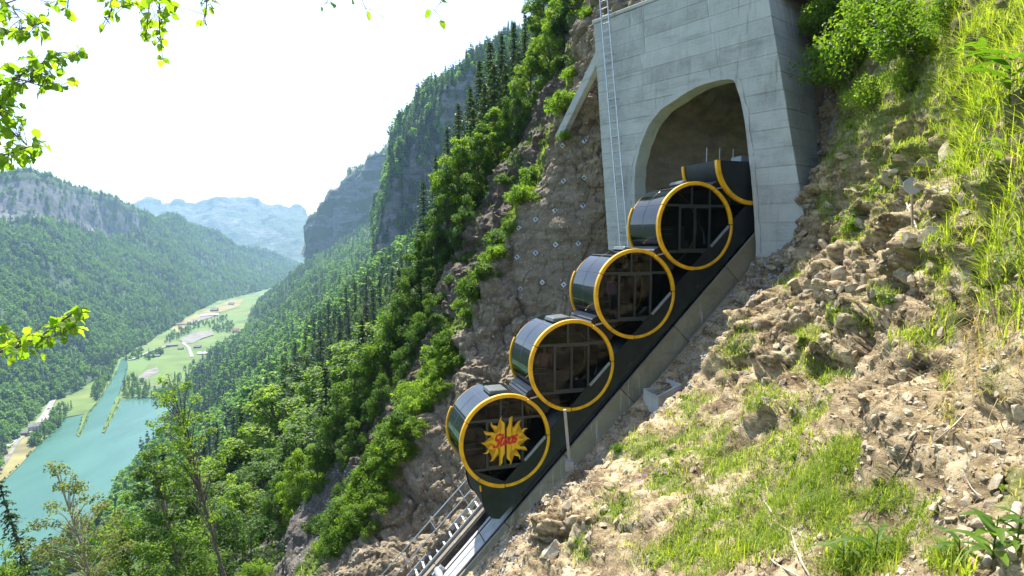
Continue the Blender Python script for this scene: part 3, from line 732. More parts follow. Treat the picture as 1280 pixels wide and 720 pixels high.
# handrail
rail_o = tag(empty('handrail', TW(-5, 3.1, -2.2), ALPHA), 'thin galvanised handrail along the service stair', 'handrail'); off2 = Vector(TF(-5, 3.1, -2.2))
for hgt in (.55, 1.05):
    d = RT * hgt
    tsub(MB().tube([Vector(TF(TA0, 3.1, -2.2)) + Vector((-d * .6, 0, d * 1.1)), Vector(TF(6, 3.1, -2.2)) + Vector((-d * .6, 0, d * 1.1))], .024, 7), 'rail_bar', M['steel'], rail_o, off2, smooth=True)
ta = TA0 + .4
while ta < 6:
    p = Vector(TF(ta, 3.1, -2.25)); q = Vector(TF(ta, 3.1, -2.2)) + Vector((-RT * 1.05 * .6, 0, RT * 1.05 * 1.1))
    tsub(MB().tube([p, q], .024, 7), 'post', M['steel'], rail_o, off2, smooth=True); ta += 1.55

# ------------------------------------------------------------------ tunnel portal
FA = np.array([4.1, 28.4, 0.0]); ES = np.array([.63, -.776, 0]); ES /= np.linalg.norm(ES); NF = np.array([ES[1], -ES[0], 0])
if NF @ FA > 0: NF = -NF
def fac(u, v):
    r = P(u, v, 1.0); p = r * ((FA @ NF) / (r @ NF)); return (p - FA) @ ES, p[2]
def lead(pa, pb):    # line s(h) through two pixels
    (s0, h0), (s1, h1) = fac(*pa), fac(*pb); k = (s1 - s0) / (h1 - h0); return lambda h: s0 + (h - h0) * k
sL = lead((742, 30), (759, 290)); sR = lead((961, 0), (991, 183)); HT = fac(742, 30)[1]; HB = -4.0
def FX(x, h, out=0.0):   # x 0..1 across the wall at height h -> world
    s = sL(h) * (1 - x) + sR(h) * x; return FA + ES * s + np.array([0, 0, h]) + NF * out
def xh(u, v):
    s, h = fac(u, v); return (s - sL(h)) / (sR(h) - sL(h)), h
arch = [xh(*p) for p in [(797, 330), (795, 290), (793, 252), (792.5, 230), (794, 207), (800, 181), (811, 155), (826, 136), (842, 125), (856, 116), (870, 108), (882, 103.5), (900, 99), (914, 97.5), (919, 100), (925, 118), (931, 144), (939, 211), (943, 256), (946, 305), (946, 350)]]
arch = [(x, h) for x, h in arch]; arch = [(arch[0][0], HB)] + arch + [(arch[-1][0], HB)]
AL = [p for p in arch[:14]]; AR = arch[14:]
def hole(h):   # x interval of the opening at height h
    l = [p for p in AL]; hs = np.array([p[1] for p in l]); xs = np.array([p[0] for p in l])
    hr = np.array([p[1] for p in AR[::-1]]); xr = np.array([p[0] for p in AR[::-1]])
    top = max(hs.max(), hr.max())
    if h >= top - .02: return None
    return float(np.interp(h, hs, xs)), float(np.interp(h, hr, xr))
ploc = FX(.5, HB)
portal = tag(empty('tunnel_portal', ploc), 'tall grey concrete tunnel portal wall with an arched opening', 'tunnel portal')
pinv = Matrix.Translation(-Vector(ploc))
def pp(o, parent=None):
    o.parent = parent or portal; o.matrix_parent_inverse = pinv.copy(); return o
def wall_piece(x0, x1, h0, h1, o0, o1, fx, cut=True, pad=0.0):
    """piece of wall between x0..x1, h0..h1, thickness o0..o1, cut by the opening (in thin rows)"""
    mbs = []
    n = max(2, int((h1 - h0) / .07)) if cut else 1
    L, Rr = [], []
    for k in range(n + 1):
        h = h0 + (h1 - h0) * k / n; hi = hole(h) if cut else None
        if hi is None: spans = [(x0, x1)]
        else:
            spans = []
            if x0 < hi[0] - pad: spans.append((x0, min(x1, hi[0] - pad)))
            if x1 > hi[1] + pad: spans.append((max(x0, hi[1] + pad), x1))
        L.append((h, spans))
    # group into left part and right part
    for side in (0, 1):
        rows = []
        for h, spans in L:
            if not spans: 
                if rows: break
                continue
            if len(spans) == 2: sp = spans[side]
            elif side == 0: sp = spans[0]
            else: continue
            rows.append((h, sp))
        if side == 0 and any(len(s) == 2 for h, s in L):
            rows = [(h, s[0]) if len(s) == 2 else (h, s[0]) for h, s in L if s]
        rows = [(h, s) for h, s in rows if s[1] - s[0] > .004]
        if len(rows) < 2: continue
        mb = MB(); V = []; F = []
        for h, (a, b_) in rows: V += [fx(a, h, o1), fx(b_, h, o1), fx(b_, h, o0), fx(a, h, o0)]
        for k in range(len(rows) - 1):
            for j in range(4): F.append((4 * k + j, 4 * k + (j + 1) % 4, 4 * k + 4 + (j + 1) % 4, 4 * k + 4 + j))
        e = 4 * (len(rows) - 1); F += [(0, 3, 2, 1), (e, e + 1, e + 2, e + 3)]
        mbs.append(mb.add(V, F))
    return mbs
rr = random.Random(4)
CH = .66; nC = int((HT - HB) / CH) + 1
edges_prev = None
for ci in range(nC):
    h0 = HB + ci * CH; h1 = min(HT, h0 + CH)
    if h1 - h0 < .1: continue
    xs = [0, .335 + .04 * math.sin(ci // 3 * 2.1), .70 + .03 * math.sin(ci // 2 * 1.7), 1]
    for a, b_ in zip(xs[:-1], xs[1:]):
        g = .0006; o1 = rr.uniform(-.006, .010)
        for mb in wall_piece(a + g, b_ - g, h0 + .008, h1 - .008, -.12, o1, FX, True, .02):
            pp(mb.build('concrete_panel', M['concrete'], None, False, .0))
for mb in wall_piece(0.004, .996, HB, HT - .04, -.55, -.018, FX, True, .012):
    pp(mb.build('wall_core', M['concrete']))
# parapet strip on top
MBp = MB().hexa([FX(-.006, HT, .05), FX(1.006, HT, .05), FX(1.006, HT, -.6), FX(-.006, HT, -.6), FX(-.006, HT + .16, .05), FX(1.006, HT + .16, .05), FX(1.006, HT + .16, -.6), FX(-.006, HT + .16, -.6)])
pp(MBp.build('coping', M['concrete'], None, False, .02))
# rim of the opening
def dense(pts, step=.12):
    out = []
    for (x0, h0), (x1, h1) in zip(pts[:-1], pts[1:]):
        p0, p1 = FX(x0, h0), FX(x1, h1); n = max(1, int(np.linalg.norm(p1 - p0) / step))
        out += [(x0 + (x1 - x0) * k / n, h0 + (h1 - h0) * k / n) for k in range(n)]
    return out + [pts[-1]]
ad = dense(arch); W3 = np.array([FX(x, h) for x, h in ad]); n3 = len(W3)
sm3 = W3.copy()
sm3[1:-1] = (sm3[:-2] + sm3[1:-1] * 2 + sm3[2:]) / 4
tg = np.gradient(sm3, axis=0); tg /= np.linalg.norm(tg, axis=1)[:, None]; outn = np.cross(tg, NF)
cen = sm3.mean(0)
if ((sm3 - cen) * outn).sum() < 0: outn = -outn
wob = .09 * perlin(sm3 * 1.3)[:, None] + .05 * perlin(sm3 * 5)[:, None]
V = []
for k in range(n3):
    wd = .15 + wob[k, 0] * 1.4
    V += [sm3[k] + NF * .014 - outn[k] * (.03 + wob[k, 0] * .3), sm3[k] + outn[k] * wd + NF * .013, sm3[k] + outn[k] * wd - NF * .1, sm3[k] - NF * .75 - outn[k] * (.02 + wob[k, 0] * .5)]
F = []
for k in range(n3 - 1):
    for j in range(4): F.append((4 * k + j, 4 * k + (j + 1) % 4, 4 * k + 4 + (j + 1) % 4, 4 * k + 4 + j))
pp(MB().add(V, F).build('arch_rim', M['rimconcrete']))
# side wall facing the camera, in panels
DB = -NF
def SX(x, h, out=0.0): return FX(1.0, h) + DB * (x * 6.0) + ES * out
for ci in range(nC):
    h0 = HB + ci * CH; h1 = min(HT, h0 + CH)
    if h1 - h0 < .1: continue
    xs = [.0005, .26, .60, 1.0]
    for a, b_ in zip(xs[:-1], xs[1:]):
        for mb in wall_piece(a + .002, b_ - .002, h0 + .008, h1 - .008, -.3, rr.uniform(-.006, .012), SX, False):
            pp(mb.build('concrete_panel', M['concrete']))
for mb in wall_piece(.02, 1.0, HB, HT - .04, -.5, -.03, SX, False): pp(mb.build('wall_core', M['concrete']))
# tunnel lining
dv = EV * RT + np.array([0, 0, RT]); nd = 60
G = np.array([sm3 - NF * .45 + dv * (k * .42) for k in range(nd)])
# widen a little just inside
G = G + outn[None] * (.10 + .25 * np.minimum(1, np.arange(nd) / 4.0))[:, None, None]
pts = G.reshape(-1, 3); G = G + (outn[None] * (.32 * fbm(pts * .55, 4) + .12 * fbm(pts * 2.2, 3)).reshape(G.shape[:2])[..., None])
pp(obj('tunnel_lining', mesh_np('tunnel_lining', G.reshape(-1, 3), gfaces(*G.shape[:2]), M['shotcrete'], True)))
endp = G[-1]; pp(obj('tunnel_end', mesh_np('tunnel_end', np.vstack([endp.mean(0), endp]), np.array([[0, i, i + 1] for i in range(1, n3)]), M['shotcrete'])))
# slanted wing beam left of the wall
wb = MB().beam(P(752, 66, 28.3), P(700, 172, 31.0), .34, .45); pp(wb.build('wing_beam', M['concrete'], None, False, .02))
# ladder
lp0, lp1 = (757, -12), (785, 318)
lh0, lh1 = fac(*lp0)[1], fac(*lp1)[1]; LX0, LX1 = xh(*lp0)[0], xh(*lp1)[0]
def LP(t, side, out=.2): 
    h = lh0 + (lh1 - lh0) * t; x = LX0 + (LX1 - LX0) * t; return FX(x, h, out) + ES * side * .22
ladder = tag(empty('access_ladder', LP(1, 0)), 'narrow galvanised ladder fixed up the left edge of the portal wall', 'ladder'); linv = Matrix.Translation(-Vector(LP(1, 0)))
def lpar(o): o.parent = ladder; o.matrix_parent_inverse = linv.copy()
for s_ in (-1, 1): lpar(MB().beam(LP(0, s_), LP(1, s_), .035, .05).build('stile', M['steel']))
nr = int((lh0 - lh1) / .33)
for k in range(nr): lpar(MB().tube([LP((k + .5) / nr, -1), LP((k + .5) / nr, 1)], .016, 6).build('rung', M['steel']))
for k in range(6): lpar(MB().beam(LP((k + .5) / 6, -1, .0), LP((k + .5) / 6, -1, .2), .03, .03).build('bracket', M['steel'])); lpar(MB().beam(LP((k + .5) / 6, 1, .0), LP((k + .5) / 6, 1, .2), .03, .03).build('bracket', M['steel']))
# ------------------------------------------------------------------ rock spur behind the train
A_ = [(440, 860, 19.5), (480, 800, 20.6), (540, 720, 22), (600, 640, 23.4), (680, 545, 25), (760, 450, 26.5), (790, 380, 28.2), (775, 300, 29.6), (762, 200, 29.4), (756, 100, 29.6), (752, 48, 30), (790, 0, 29.5), (850, -60, 30)]
B_ = [(390, 860, 21), (430, 800, 22), (482, 720, 23.2), (535, 640, 24.8), (590, 545, 26.6), (640, 460, 27.8), (680, 380, 29), (700, 300, 29.8), (722, 200, 30.2), (730, 110, 30.6), (740, 50, 31.3), (765, -5, 32), (800, -90, 33)]
C_ = [(330, 860, 22.5), (368, 800, 23.5), (402, 720, 25), (438, 640, 27), (500, 545, 28.8), (548, 450, 30.2), (595, 360, 31.6), (642, 270, 32.6), (688, 180, 33.4), (712, 110, 34), (732, 50, 35), (748, -20, 36), (770, -120, 38)]
D_ = [(290, 900, 25), (330, 850, 26.5), (365, 770, 28.5), (412, 700, 31), (475, 610, 34), (525, 520, 36), (575, 430, 38), (630, 340, 40), (685, 250, 41), (715, 170, 42), (740, 100, 43), (760, 20, 44), (790, -80, 45)]
net = np.array([PA(A_), PA(B_), PA(C_), PA(D_)])
G = cr(net, 300, 0); G = cr(G, 520, 1)
n = face_cam(G); pts = G.reshape(-1, 3)
f1, f2, cid = worley(pts * np.array([.55, .55, .75]) + .3 * fbm(pts * .6, 2)[:, None]); e1 = np.clip(f2 - f1, 0, .35)
g1, g2, cid2 = worley(pts * 1.7)
smoothpatch = np.exp(-(((proj(G)[..., 0] - 700) / 62) ** 2 + ((proj(G)[..., 1] - 300) / 100) ** 2) ** 2).ravel()
dsp = 1.0 * fbm(pts * .32, 4) + (.55 * (cid - .5) + .7 * (e1 - .2)) + .22 * (cid2 - .5) + .25 * np.clip(g2 - g1, 0, .3) + .09 * fbm(pts * 4, 3) + .10 * (worley(pts * np.array([4.5, 4.5, 6.5]))[2] - .5)
dsp = dsp * (1 - .72 * smoothpatch) - .15 * smoothpatch
jj = np.tile(np.linspace(0, 1, G.shape[0])[:, None], (1, G.shape[1])).ravel()
dsp *= sstep(0, .12, jj) * .9 + .1
G = G + n * dsp.reshape(G.shape[:2])[..., None]
px = proj(G); crest = jj.reshape(G.shape[:2])
nv = fbm(pts * .5, 3).reshape(G.shape[:2])
veg = np.clip(sstep(.55, .66, crest) * 1.1 + .25 * nv - .1 * (px[..., 1] < 300) - sstep(560, 640, px[..., 1]) * .4, 0, 1)
FS = gfaces(*G.shape[:2]); VS = G.reshape(-1, 3)
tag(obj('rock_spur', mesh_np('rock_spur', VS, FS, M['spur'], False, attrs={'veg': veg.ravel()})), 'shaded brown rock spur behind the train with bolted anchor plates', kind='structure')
bvS = Bvh(VS, FS); G_spur = G; veg_spur = veg

# wooded slope behind the spur
F_ = [(430, 820, 34), (470, 760, 36), (530, 640, 38), (590, 530, 40), (640, 440, 42), (680, 360, 44), (715, 280, 46), (745, 200, 48), (765, 120, 50), (775, 40, 52), (785, -40, 55), (800, -140, 60)]
E_ = [(330, 800, 43), (350, 720, 45), (405, 610, 47), (468, 515, 49), (528, 425, 51), (568, 345, 53), (606, 260, 55), (650, 180, 57), (692, 110, 59), (716, 40, 61), (735, -40, 64), (750, -140, 68)]
E0_ = [(270, 850, 60), (285, 800, 62), (352, 700, 64), (430, 600, 66), (500, 510, 69), (545, 430, 72), (585, 350, 75), (630, 270, 79), (675, 200, 83), (705, 130, 87), (730, 50, 90), (750, -60, 94)]
net = np.array([PA(F_), PA(E_), PA(E0_)])
G = cr(cr(net, 180, 0), 340, 1); n = face_cam(G); pts = G.reshape(-1, 3)
f1, f2, cid = worley(pts * .5)
g1, g2, cid2 = worley(pts * 1.6)
G = G + n * (1.6 * fbm(pts * .2, 4) + (1.0 * (cid - .5) + .45 * (cid2 - .5) + .5 * np.clip(g2 - g1, 0, .3) + .3 * fbm(pts * 1.5, 3)) * (1 - .8 * sstep(560, 620, proj(pts)[:, 1]))).reshape(G.shape[:2])[..., None]
V2 = G.reshape(-1, 3); F2 = gfaces(*G.shape[:2]); vg = np.clip(.35 + 1.1 * fbm(pts * .35, 3), 0, 1)
pw = proj(G); scw = (sstep(540, 620, pw[..., 1]) * 1.0 + .35 * sstep(0, 1, fbm(pts * .15, 2).reshape(pw.shape[:2]) * 2)).ravel(); vg *= (1 - np.clip(scw, 0, 1))
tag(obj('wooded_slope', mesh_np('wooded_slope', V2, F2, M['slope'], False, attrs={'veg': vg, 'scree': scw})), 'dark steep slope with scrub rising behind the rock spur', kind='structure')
bvW = Bvh(V2, F2); G_wood = G

# ------------------------------------------------------------------ near bank on the right
D_ = [(500, 860, 17.2), (560, 760, 18.0), (600, 722, 18.5), (645, 674, 18.9), (692, 627, 19.3), (738, 582, 19.8), (794, 522, 20.3), (846, 466, 20.9), (898, 406, 21.4), (942, 350, 22.0), (968, 312, 22.6), (988, 250, 23.6), (1000, 190, 24.4), (1008, 120, 25.2), (1012, 60, 26), (1014, 0, 26.7), (1012, -120, 28)]
H_ = [(540, 860, 14), (596, 765, 15.4), (630, 732, 16.2), (668, 672, 16.8), (712, 628, 17.4), (764, 580, 18), (818, 530, 18.6), (872, 470, 19.2), (924, 412, 19.8), (965, 362, 20.4), (992, 312, 21.2), (1008, 248, 22.2), (1020, 188, 22.8), (1026, 118, 23.4), (1024, 56, 24), (1022, 0, 25), (1020, -120, 26.4)]
S_ = [(600, 860, 11), (640, 760, 12.4), (668, 722, 13), (691, 642, 14), (735, 606, 15), (790, 556, 16), (845, 505, 16.8), (898, 442, 17.6), (945, 387, 18.4), (985, 338, 19.2), (1015, 270, 20), (1040, 200, 20.5), (1050, 130, 21), (1042, 60, 21.5), (1035, 0, 22.3), (1030, -120, 24)]
S_ = S_[:3] + S_[3:]; S_.insert(1, (620, 810, 11.8))
M1 = [(680, 930, 7), (770, 800, 8.3), (790, 750, 8.8), (830, 690, 9.6), (870, 640, 10.5), (910, 585, 11.5), (945, 535, 12.4), (985, 480, 13.3), (1020, 425, 14.2), (1050, 370, 15), (1075, 300, 15.8), (1095, 220, 16.4), (1105, 140, 17), (1110, 70, 17.6), (1110, 0, 18.2), (1110, -60, 18.8), (1110, -120, 19.5)]
M2 = [(760, 1100, 3.8), (960, 860, 4.8), (980, 800, 5.3), (1005, 740, 5.9), (1030, 680, 6.6), (1055, 620, 7.4), (1080, 560, 8.2), (1105, 500, 9), (1125, 440, 9.8), (1145, 380, 10.6), (1160, 300, 11.4), (1175, 220, 12), (1185, 140, 12.5), (1190, 70, 13), (1195, 0, 13.5), (1198, -60, 14), (1200, -120, 14.5)]
M3 = [(900, 1300, 2.1), (1150, 940, 3), (1165, 860, 3.3), (1180, 790, 3.7), (1195, 720, 4.2), (1205, 650, 4.7), (1215, 590, 5.2), (1225, 530, 5.7), (1232, 470, 6.2), (1240, 400, 6.8), (1245, 320, 7.4), (1250, 230, 8), (1255, 140, 8.6), (1260, 70, 9.2), (1265, 0, 9.8), (1268, -60, 10.2), (1270, -120, 10.6)]
M4 = [(1100, 1500, 1.4), (1400, 1000, 2.0), (1400, 900, 2.3), (1400, 820, 2.6), (1400, 740, 2.9), (1400, 670, 3.2), (1400, 600, 3.5), (1400, 530, 3.9), (1400, 460, 4.2), (1400, 390, 4.6), (1400, 300, 5), (1400, 200, 5.4), (1400, 120, 5.8), (1400, 60, 6.2), (1400, -10, 6.6), (1400, -70, 6.9), (1400, -120, 7.2)]
M5 = [(u + 350, v, d * .75) for u, v, d in M4]
D_ = [(u - 9, v - 10, d + .05) if v > 300 else (u, v, d) for u, v, d in D_]
net = np.array([PA(x) for x in (D_, H_, S_, M1, M2, M3, M4, M5)])
NI, NJ = 430, 520
ti = np.linspace(0, 1, NI)
G = cr(net, NI, 0); G = cr(G, NJ, 1)
n = face_cam(G); pts = G.reshape(-1, 3); px = proj(G)
dep = px[..., 2].ravel()
R3 = np.array([[.80, -.25, .54], [.36, .93, -.10], [-.48, .27, .83]])   # tilted bedding
q = pts @ R3.T
f1, f2, cid = worley(q * np.array([.8, .9, 1.9]) + .35 * fbm(pts * .9, 2)[:, None]); e1 = np.clip(f2 - f1, 0, .3)
g1, g2, cid2 = worley(q * np.array([2.4, 2.6, 4.6])); e2 = np.clip(g2 - g1, 0, .3)
rocky = np.clip(.55 + 1.5 * fbm(pts * .28 + 4.0, 3), .12, 1.0)
# earthy lower part, rocky band in the middle
def el(u, v, ru, rv): return np.exp(-(((px[..., 0] - u) / ru) ** 2 + ((px[..., 1] - v) / rv) ** 2))
rk = np.clip(el(1080, 360, 110, 110) + el(960, 440, 70, 60) + el(1150, 250, 70, 70) + el(700, 640, 60, 60) + el(1190, 560, 80, 70) + .15, 0, 1).ravel()
rocky = np.clip(rocky * .5 + rk * .75, .1, 1.1)
sc_ = np.clip(dep / 9, .45, 1.2)
tb = q[:, 2] * 1.5 + .55 * fbm(pts * .8, 3) + .25 * (cid - .5); fr_ = tb - np.floor(tb); ledge = np.where(fr_ < .8, fr_ / .8, (1 - fr_) / .2) - .5
tb2 = q[:, 2] * 4.6 + .8 * fbm(pts * 1.3, 3); fr2 = tb2 - np.floor(tb2); ledge2 = np.where(fr2 < .75, fr2 / .75, (1 - fr2) / .25) - .5
jag = np.clip(rocky * 1.2 - .1, 0, 1) * np.clip(.6 + 1.6 * fbm(pts * .5 + 9, 3), 0, 1.2)
dsp = .45 * fbm(pts * .35, 4) + (.42 * ledge + .13 * ledge2) * jag * sc_ + rocky * (.42 * (cid - .45) + .5 * (e1 - .12)) * sc_ + rocky * (.15 * (cid2 - .5) + .22 * (e2 - .1)) * sc_ + .05 * fbm(pts * 5, 3)
ii = np.tile(np.linspace(0, 1, NI)[:, None], (1, NJ)).ravel()
G = G + n * (dsp * (sstep(0, .1, ii) * .85 + .15)).reshape(NI, NJ)[..., None]
px = proj(G)
# where plants grow (by photo position)
PATCH = [(1060, 160, 60, 70), (1120, 200, 60, 60), (1160, 140, 50, 50), (1080, 240, 50, 30), (1180, 300, 40, 50), (1150, 420, 40, 25), (1010, 420, 30, 20), (1190, 400, 30, 40), (1330, 150, 60, 160), (1350, 400, 60, 120), (1340, 640, 60, 80), (930, 590, 75, 45), (985, 565, 55, 45), (890, 640, 60, 45), (850, 690, 70, 35), (1050, 580, 40, 25), (1080, 690, 55, 35), (1100, 372, 26, 22), (1075, 400, 30, 25), (1040, 395, 20, 14), (1062, 290, 28, 25), (1050, 190, 40, 60), (1100, 150, 55, 80), (1225, 130, 60, 150), (1245, 320, 55, 110), (1240, 470, 45, 60), (1180, 60, 70, 50), (1130, 190, 40, 50), (800, 560, 60, 25), (860, 505, 45, 30), (920, 440, 30, 40), (985, 345, 25, 25), (960, 500, 50, 25), (1000, 515, 40, 25), (1190, 705, 30, 15), (1270, 620, 40, 60), (1020, 620, 60, 40), (1150, 100, 60, 60), (770, 640, 30, 30), (1170, 330, 40, 40), (1060, 120, 40, 60), (1150, 30, 90, 50), (1200, 200, 40, 40), (1030, 250, 20, 40), (1250, 40, 60, 60), (1110, 230, 40, 30), (880, 560, 60, 40), (940, 660, 50, 40), (1110, 630, 40, 25), (720, 690, 20, 15), (1020, 460, 40, 25), (1080, 60, 90, 80), (1140, 130, 60, 60), (1210, 60, 60, 80), (1240, 220, 50, 90), (1190, 130, 50, 60), (1000, 600, 50, 40), (960, 620, 60, 40), (870, 660, 50, 40), (830, 600, 40, 30)]
vegb = np.zeros(px.shape[:2])
for u, v, ru, rv in PATCH: vegb = np.maximum(vegb, el(u, v, ru, rv))
vegn = np.clip(vegb * 1.05 - .05 + .8 * fbm(G.reshape(-1, 3) * 1.3, 4).reshape(vegb.shape), 0, 1) * (vegb > .08)
vegn *= sstep(.23, .30, ii.reshape(vegb.shape))
FB = gfaces(NI, NJ)[:, ::-1]; VB = G.reshape(-1, 3)
bank = tag(obj('hillside', mesh_np('hillside', VB, FB, M['bank'], True, attrs={'veg': (vegn * .6).ravel()})), 'sunlit stony hillside with grass tufts in the foreground', kind='structure')
bvB = Bvh(VB, FB); G_bank = G; veg_bank = vegn

# ------------------------------------------------------------------ loose rocks on the bank: parts of the hillside
def rockmesh(seed, flat=.7, sub=3):
    rg = np.random.default_rng(seed); bm = bmesh.new(); q = unit_(rg.normal(size=(15, 3))) * rg.uniform(.72, 1.05, (15, 1)) * np.array([1.0, rg.uniform(.6, .9), flat * rg.uniform(.55, 1)])
    vs = [bm.verts.new(c) for c in q]; r = bmesh.ops.convex_hull(bm, input=vs); bmesh.ops.delete(bm, geom=[v for v in bm.verts if not v.link_faces], context='VERTS')
    bmesh.ops.dissolve_limit(bm, angle_limit=.22, verts=bm.verts, edges=bm.edges); bmesh.ops.recalc_face_normals(bm, faces=bm.faces)
    bmesh.ops.bevel(bm, geom=bm.edges[:], offset=.03, segments=1, affect='EDGES')
    me = bpy.data.meshes.new('rock'); bm.to_mesh(me); bm.free(); me.materials.append(M['rock']); return me
def unit_(a): return a / np.linalg.norm(a, axis=-1, keepdims=True)
rocks_me = [rockmesh(s, sub=2) for s in range(16)]
rr = random.Random(21); placed = 0
def put_rock(u, v, spx, bv=bvB, parent=None, sink=.25):
    h, nn = bv.px(u, v)
    if h is None: return
    d = h.length; s = spx / FPX * d / 2
    o = obj('rock', rr.choice(rocks_me), parent or bank)
    up = Vector(nn) if nn.dot(h) < 0 else -Vector(nn)
    qt = up.to_track_quat('Z', 'Y') @ Matrix.Rotation(rr.uniform(0, 6.28), 3, 'Z').to_quaternion()
    o.rotation_mode = 'QUATERNION'; o.rotation_quaternion = qt; o.location = h + up * s * .12
    o.scale = (s, s * rr.uniform(.7, 1.1), s * rr.uniform(.6, 1)); return o
zones = [(1080, 360, 90, 90, 70, 10, 26), (960, 440, 60, 50, 30, 8, 18), (1150, 250, 60, 55, 30, 12, 34), (740, 640, 50, 60, 32, 9, 22), (1140, 540, 90, 60, 50, 10, 22), (1000, 660, 60, 50, 34, 8, 16), (860, 600, 60, 40, 24, 6, 14), (1200, 650, 60, 50, 22, 12, 30), (1000, 380, 40, 40, 22, 8, 18)]
for u, v, ru, rv, nn_, s0, s1 in zones:
    for k in range(nn_): put_rock(rr.gauss(u, ru * .6), rr.gauss(v, rv * .6), rr.uniform(s0, s1) * rr.uniform(.6, 1.0))
for u, v, s_ in [(1190, 190, 38), (1165, 205, 30), (1210, 250, 30), (1140, 300, 30), (1265, 690, 60), (735, 668, 30), (720, 650, 34), (1135, 345, 34), (1045, 345, 30), (690, 690, 46), (1250, 560, 36), (1275, 515, 34)]: put_rock(u, v, s_)

# small stones and gravel: one mass
def gravel(name, bv, samples, label, smin, smax, mat, seed):
    rg = np.random.default_rng(seed); base = np.array([(1, 0, -.3), (-.5, .85, -.3), (-.5, -.85, -.3), (.1, .1, .7)]); Fb = np.array([(0, 1, 3), (1, 2, 3), (2, 0, 3), (0, 2, 1)])
    base = np.array([(1, 0, 0), (-1, 0, 0), (0, .8, 0), (0, -.8, 0), (.1, .2, .6), (0, 0, -.5)]); Fb = np.array([(0, 2, 4), (2, 1, 4), (1, 3, 4), (3, 0, 4), (2, 0, 5), (1, 2, 5), (3, 1, 5), (0, 3, 5)])
    N = len(samples); s = (smin + (smax - smin) * rg.random(N) ** 3)[:, None, None]
    R = rg.normal(size=(N, 3, 3)); Q = np.linalg.qr(R)[0]
    V = np.einsum('nij,vj->nvi', Q, base) * (s * (.7 + .6 * rg.random((N, len(base), 1)))) + samples[:, None, :]
    F = (np.arange(N)[:, None, None] * len(base) + Fb[None]).reshape(-1, 3)
    tag(obj(name, mesh_np(name, V.reshape(-1, 3), F, mat, False)), label, kind='stuff')
def gsample(G, wgt, N, seed):
    rg = np.random.default_rng(seed); a, b_ = G.shape[:2]
    c = (G[:-1, :-1] + G[1:, 1:]) / 2; ar = np.linalg.norm(np.cross(G[1:, :-1] - G[:-1, :-1], G[:-1, 1:] - G[:-1, :-1]), axis=2) * wgt[:-1, :-1]
    pr = ar.ravel() / ar.sum(); idx = rg.choice(len(pr), N, p=pr); i, j = np.divmod(idx, b_ - 1); f = rg.random((N, 2))
    p = (G[i, j] * (1 - f[:, :1]) + G[i + 1, j] * f[:, :1]) * (1 - f[:, 1:]) + (G[i, j + 1] * (1 - f[:, :1]) + G[i + 1, j + 1] * f[:, :1]) * f[:, 1:]
    return p, i, j
pxb = proj(G_bank); vis = ((pxb[..., 0] > 560) & (pxb[..., 0] < 1460) & (pxb[..., 1] > -20) & (pxb[..., 1] < 745) & (pxb[..., 2] > 2)) * 1.0
p, i, j = gsample(G_bank, vis * (1.15 - veg_bank) / np.maximum(pxb[..., 2], 3) ** 1.6, 15000, 5)
dd = proj(p)[:, 2]
gravel('gravel', bvB, p, 'small stones scattered over the sunlit hillside', .012, .055, M['rock'], 8)
wd = vis * (ii.reshape(NI, NJ) < .27)
p, i, j = gsample(G_bank, wd, 9000, 6); gravel('rubble', bvB, p, 'grey broken rubble in the shaded ditch beside the track', .02, .11, M['rubble'], 9)

# ------------------------------------------------------------------ things by the track
pb = Vector(P(713, 584, 18.9)); pt_ = Vector(P(706, 512, 18.5))
post = tag(empty('measuring_post', pb), 'slim grey steel post standing in front of the second cabin', 'post'); 
o = MB().beam((0, 0, -.15), pt_ - pb, .09, .09, up=(0, 1, 0)).build('upright', M['greysteel'], post, False, .01)
MB().box(-.16, .10, -.14, .14, -.1, .22).build('base_box', M['greysteel'], post, False, .015)
# concrete catch basin (open top)
cb = Vector(P(822, 500, 20.0)); basin = tag(empty('catch_basin', cb, ALPHA), 'small open concrete drain basin in the ditch below the third cabin', 'drain basin')
basin.scale = (.62, .62, .62)
for nm, b_ in (('front_wall', (-.45, .95, -.75, -.63, -.6, .42)), ('end_wall', (.85, .97, -.63, .6, -.6, .95)), ('end_wall', (-.45, -.33, -.63, .6, -.6, .42)), ('back_wall', (-.45, .97, .60, .70, -.6, .5))):
    x0, x1, y0, y1, z0, z1 = b_
    MB().hexa([(x0, y0, z0), (x1, y0, z0), (x1, y1, z0), (x0, y1, z0), (x0, y0, z1), (x1, y0, z1 + (.55 if nm == 'front_wall' else 0)), (x1, y1, z1 + (.55 if nm == 'front_wall' else 0)), (x0, y1, z1)]).build(nm, M['concrete'], basin, False, .012)
# black drain pipe in the ditch
pp_ = [Vector(TW(ta, -.72 - .1 * math.sin(ta), -3.05 + .06 * math.sin(2 * ta))) for ta in np.linspace(2.5, 13, 18)]
tag(MB().tube(pp_, .05, 7).build('drain_pipe', M['rail'], None, True), 'thin black drain pipe running along the edge beam in the ditch', 'pipe')
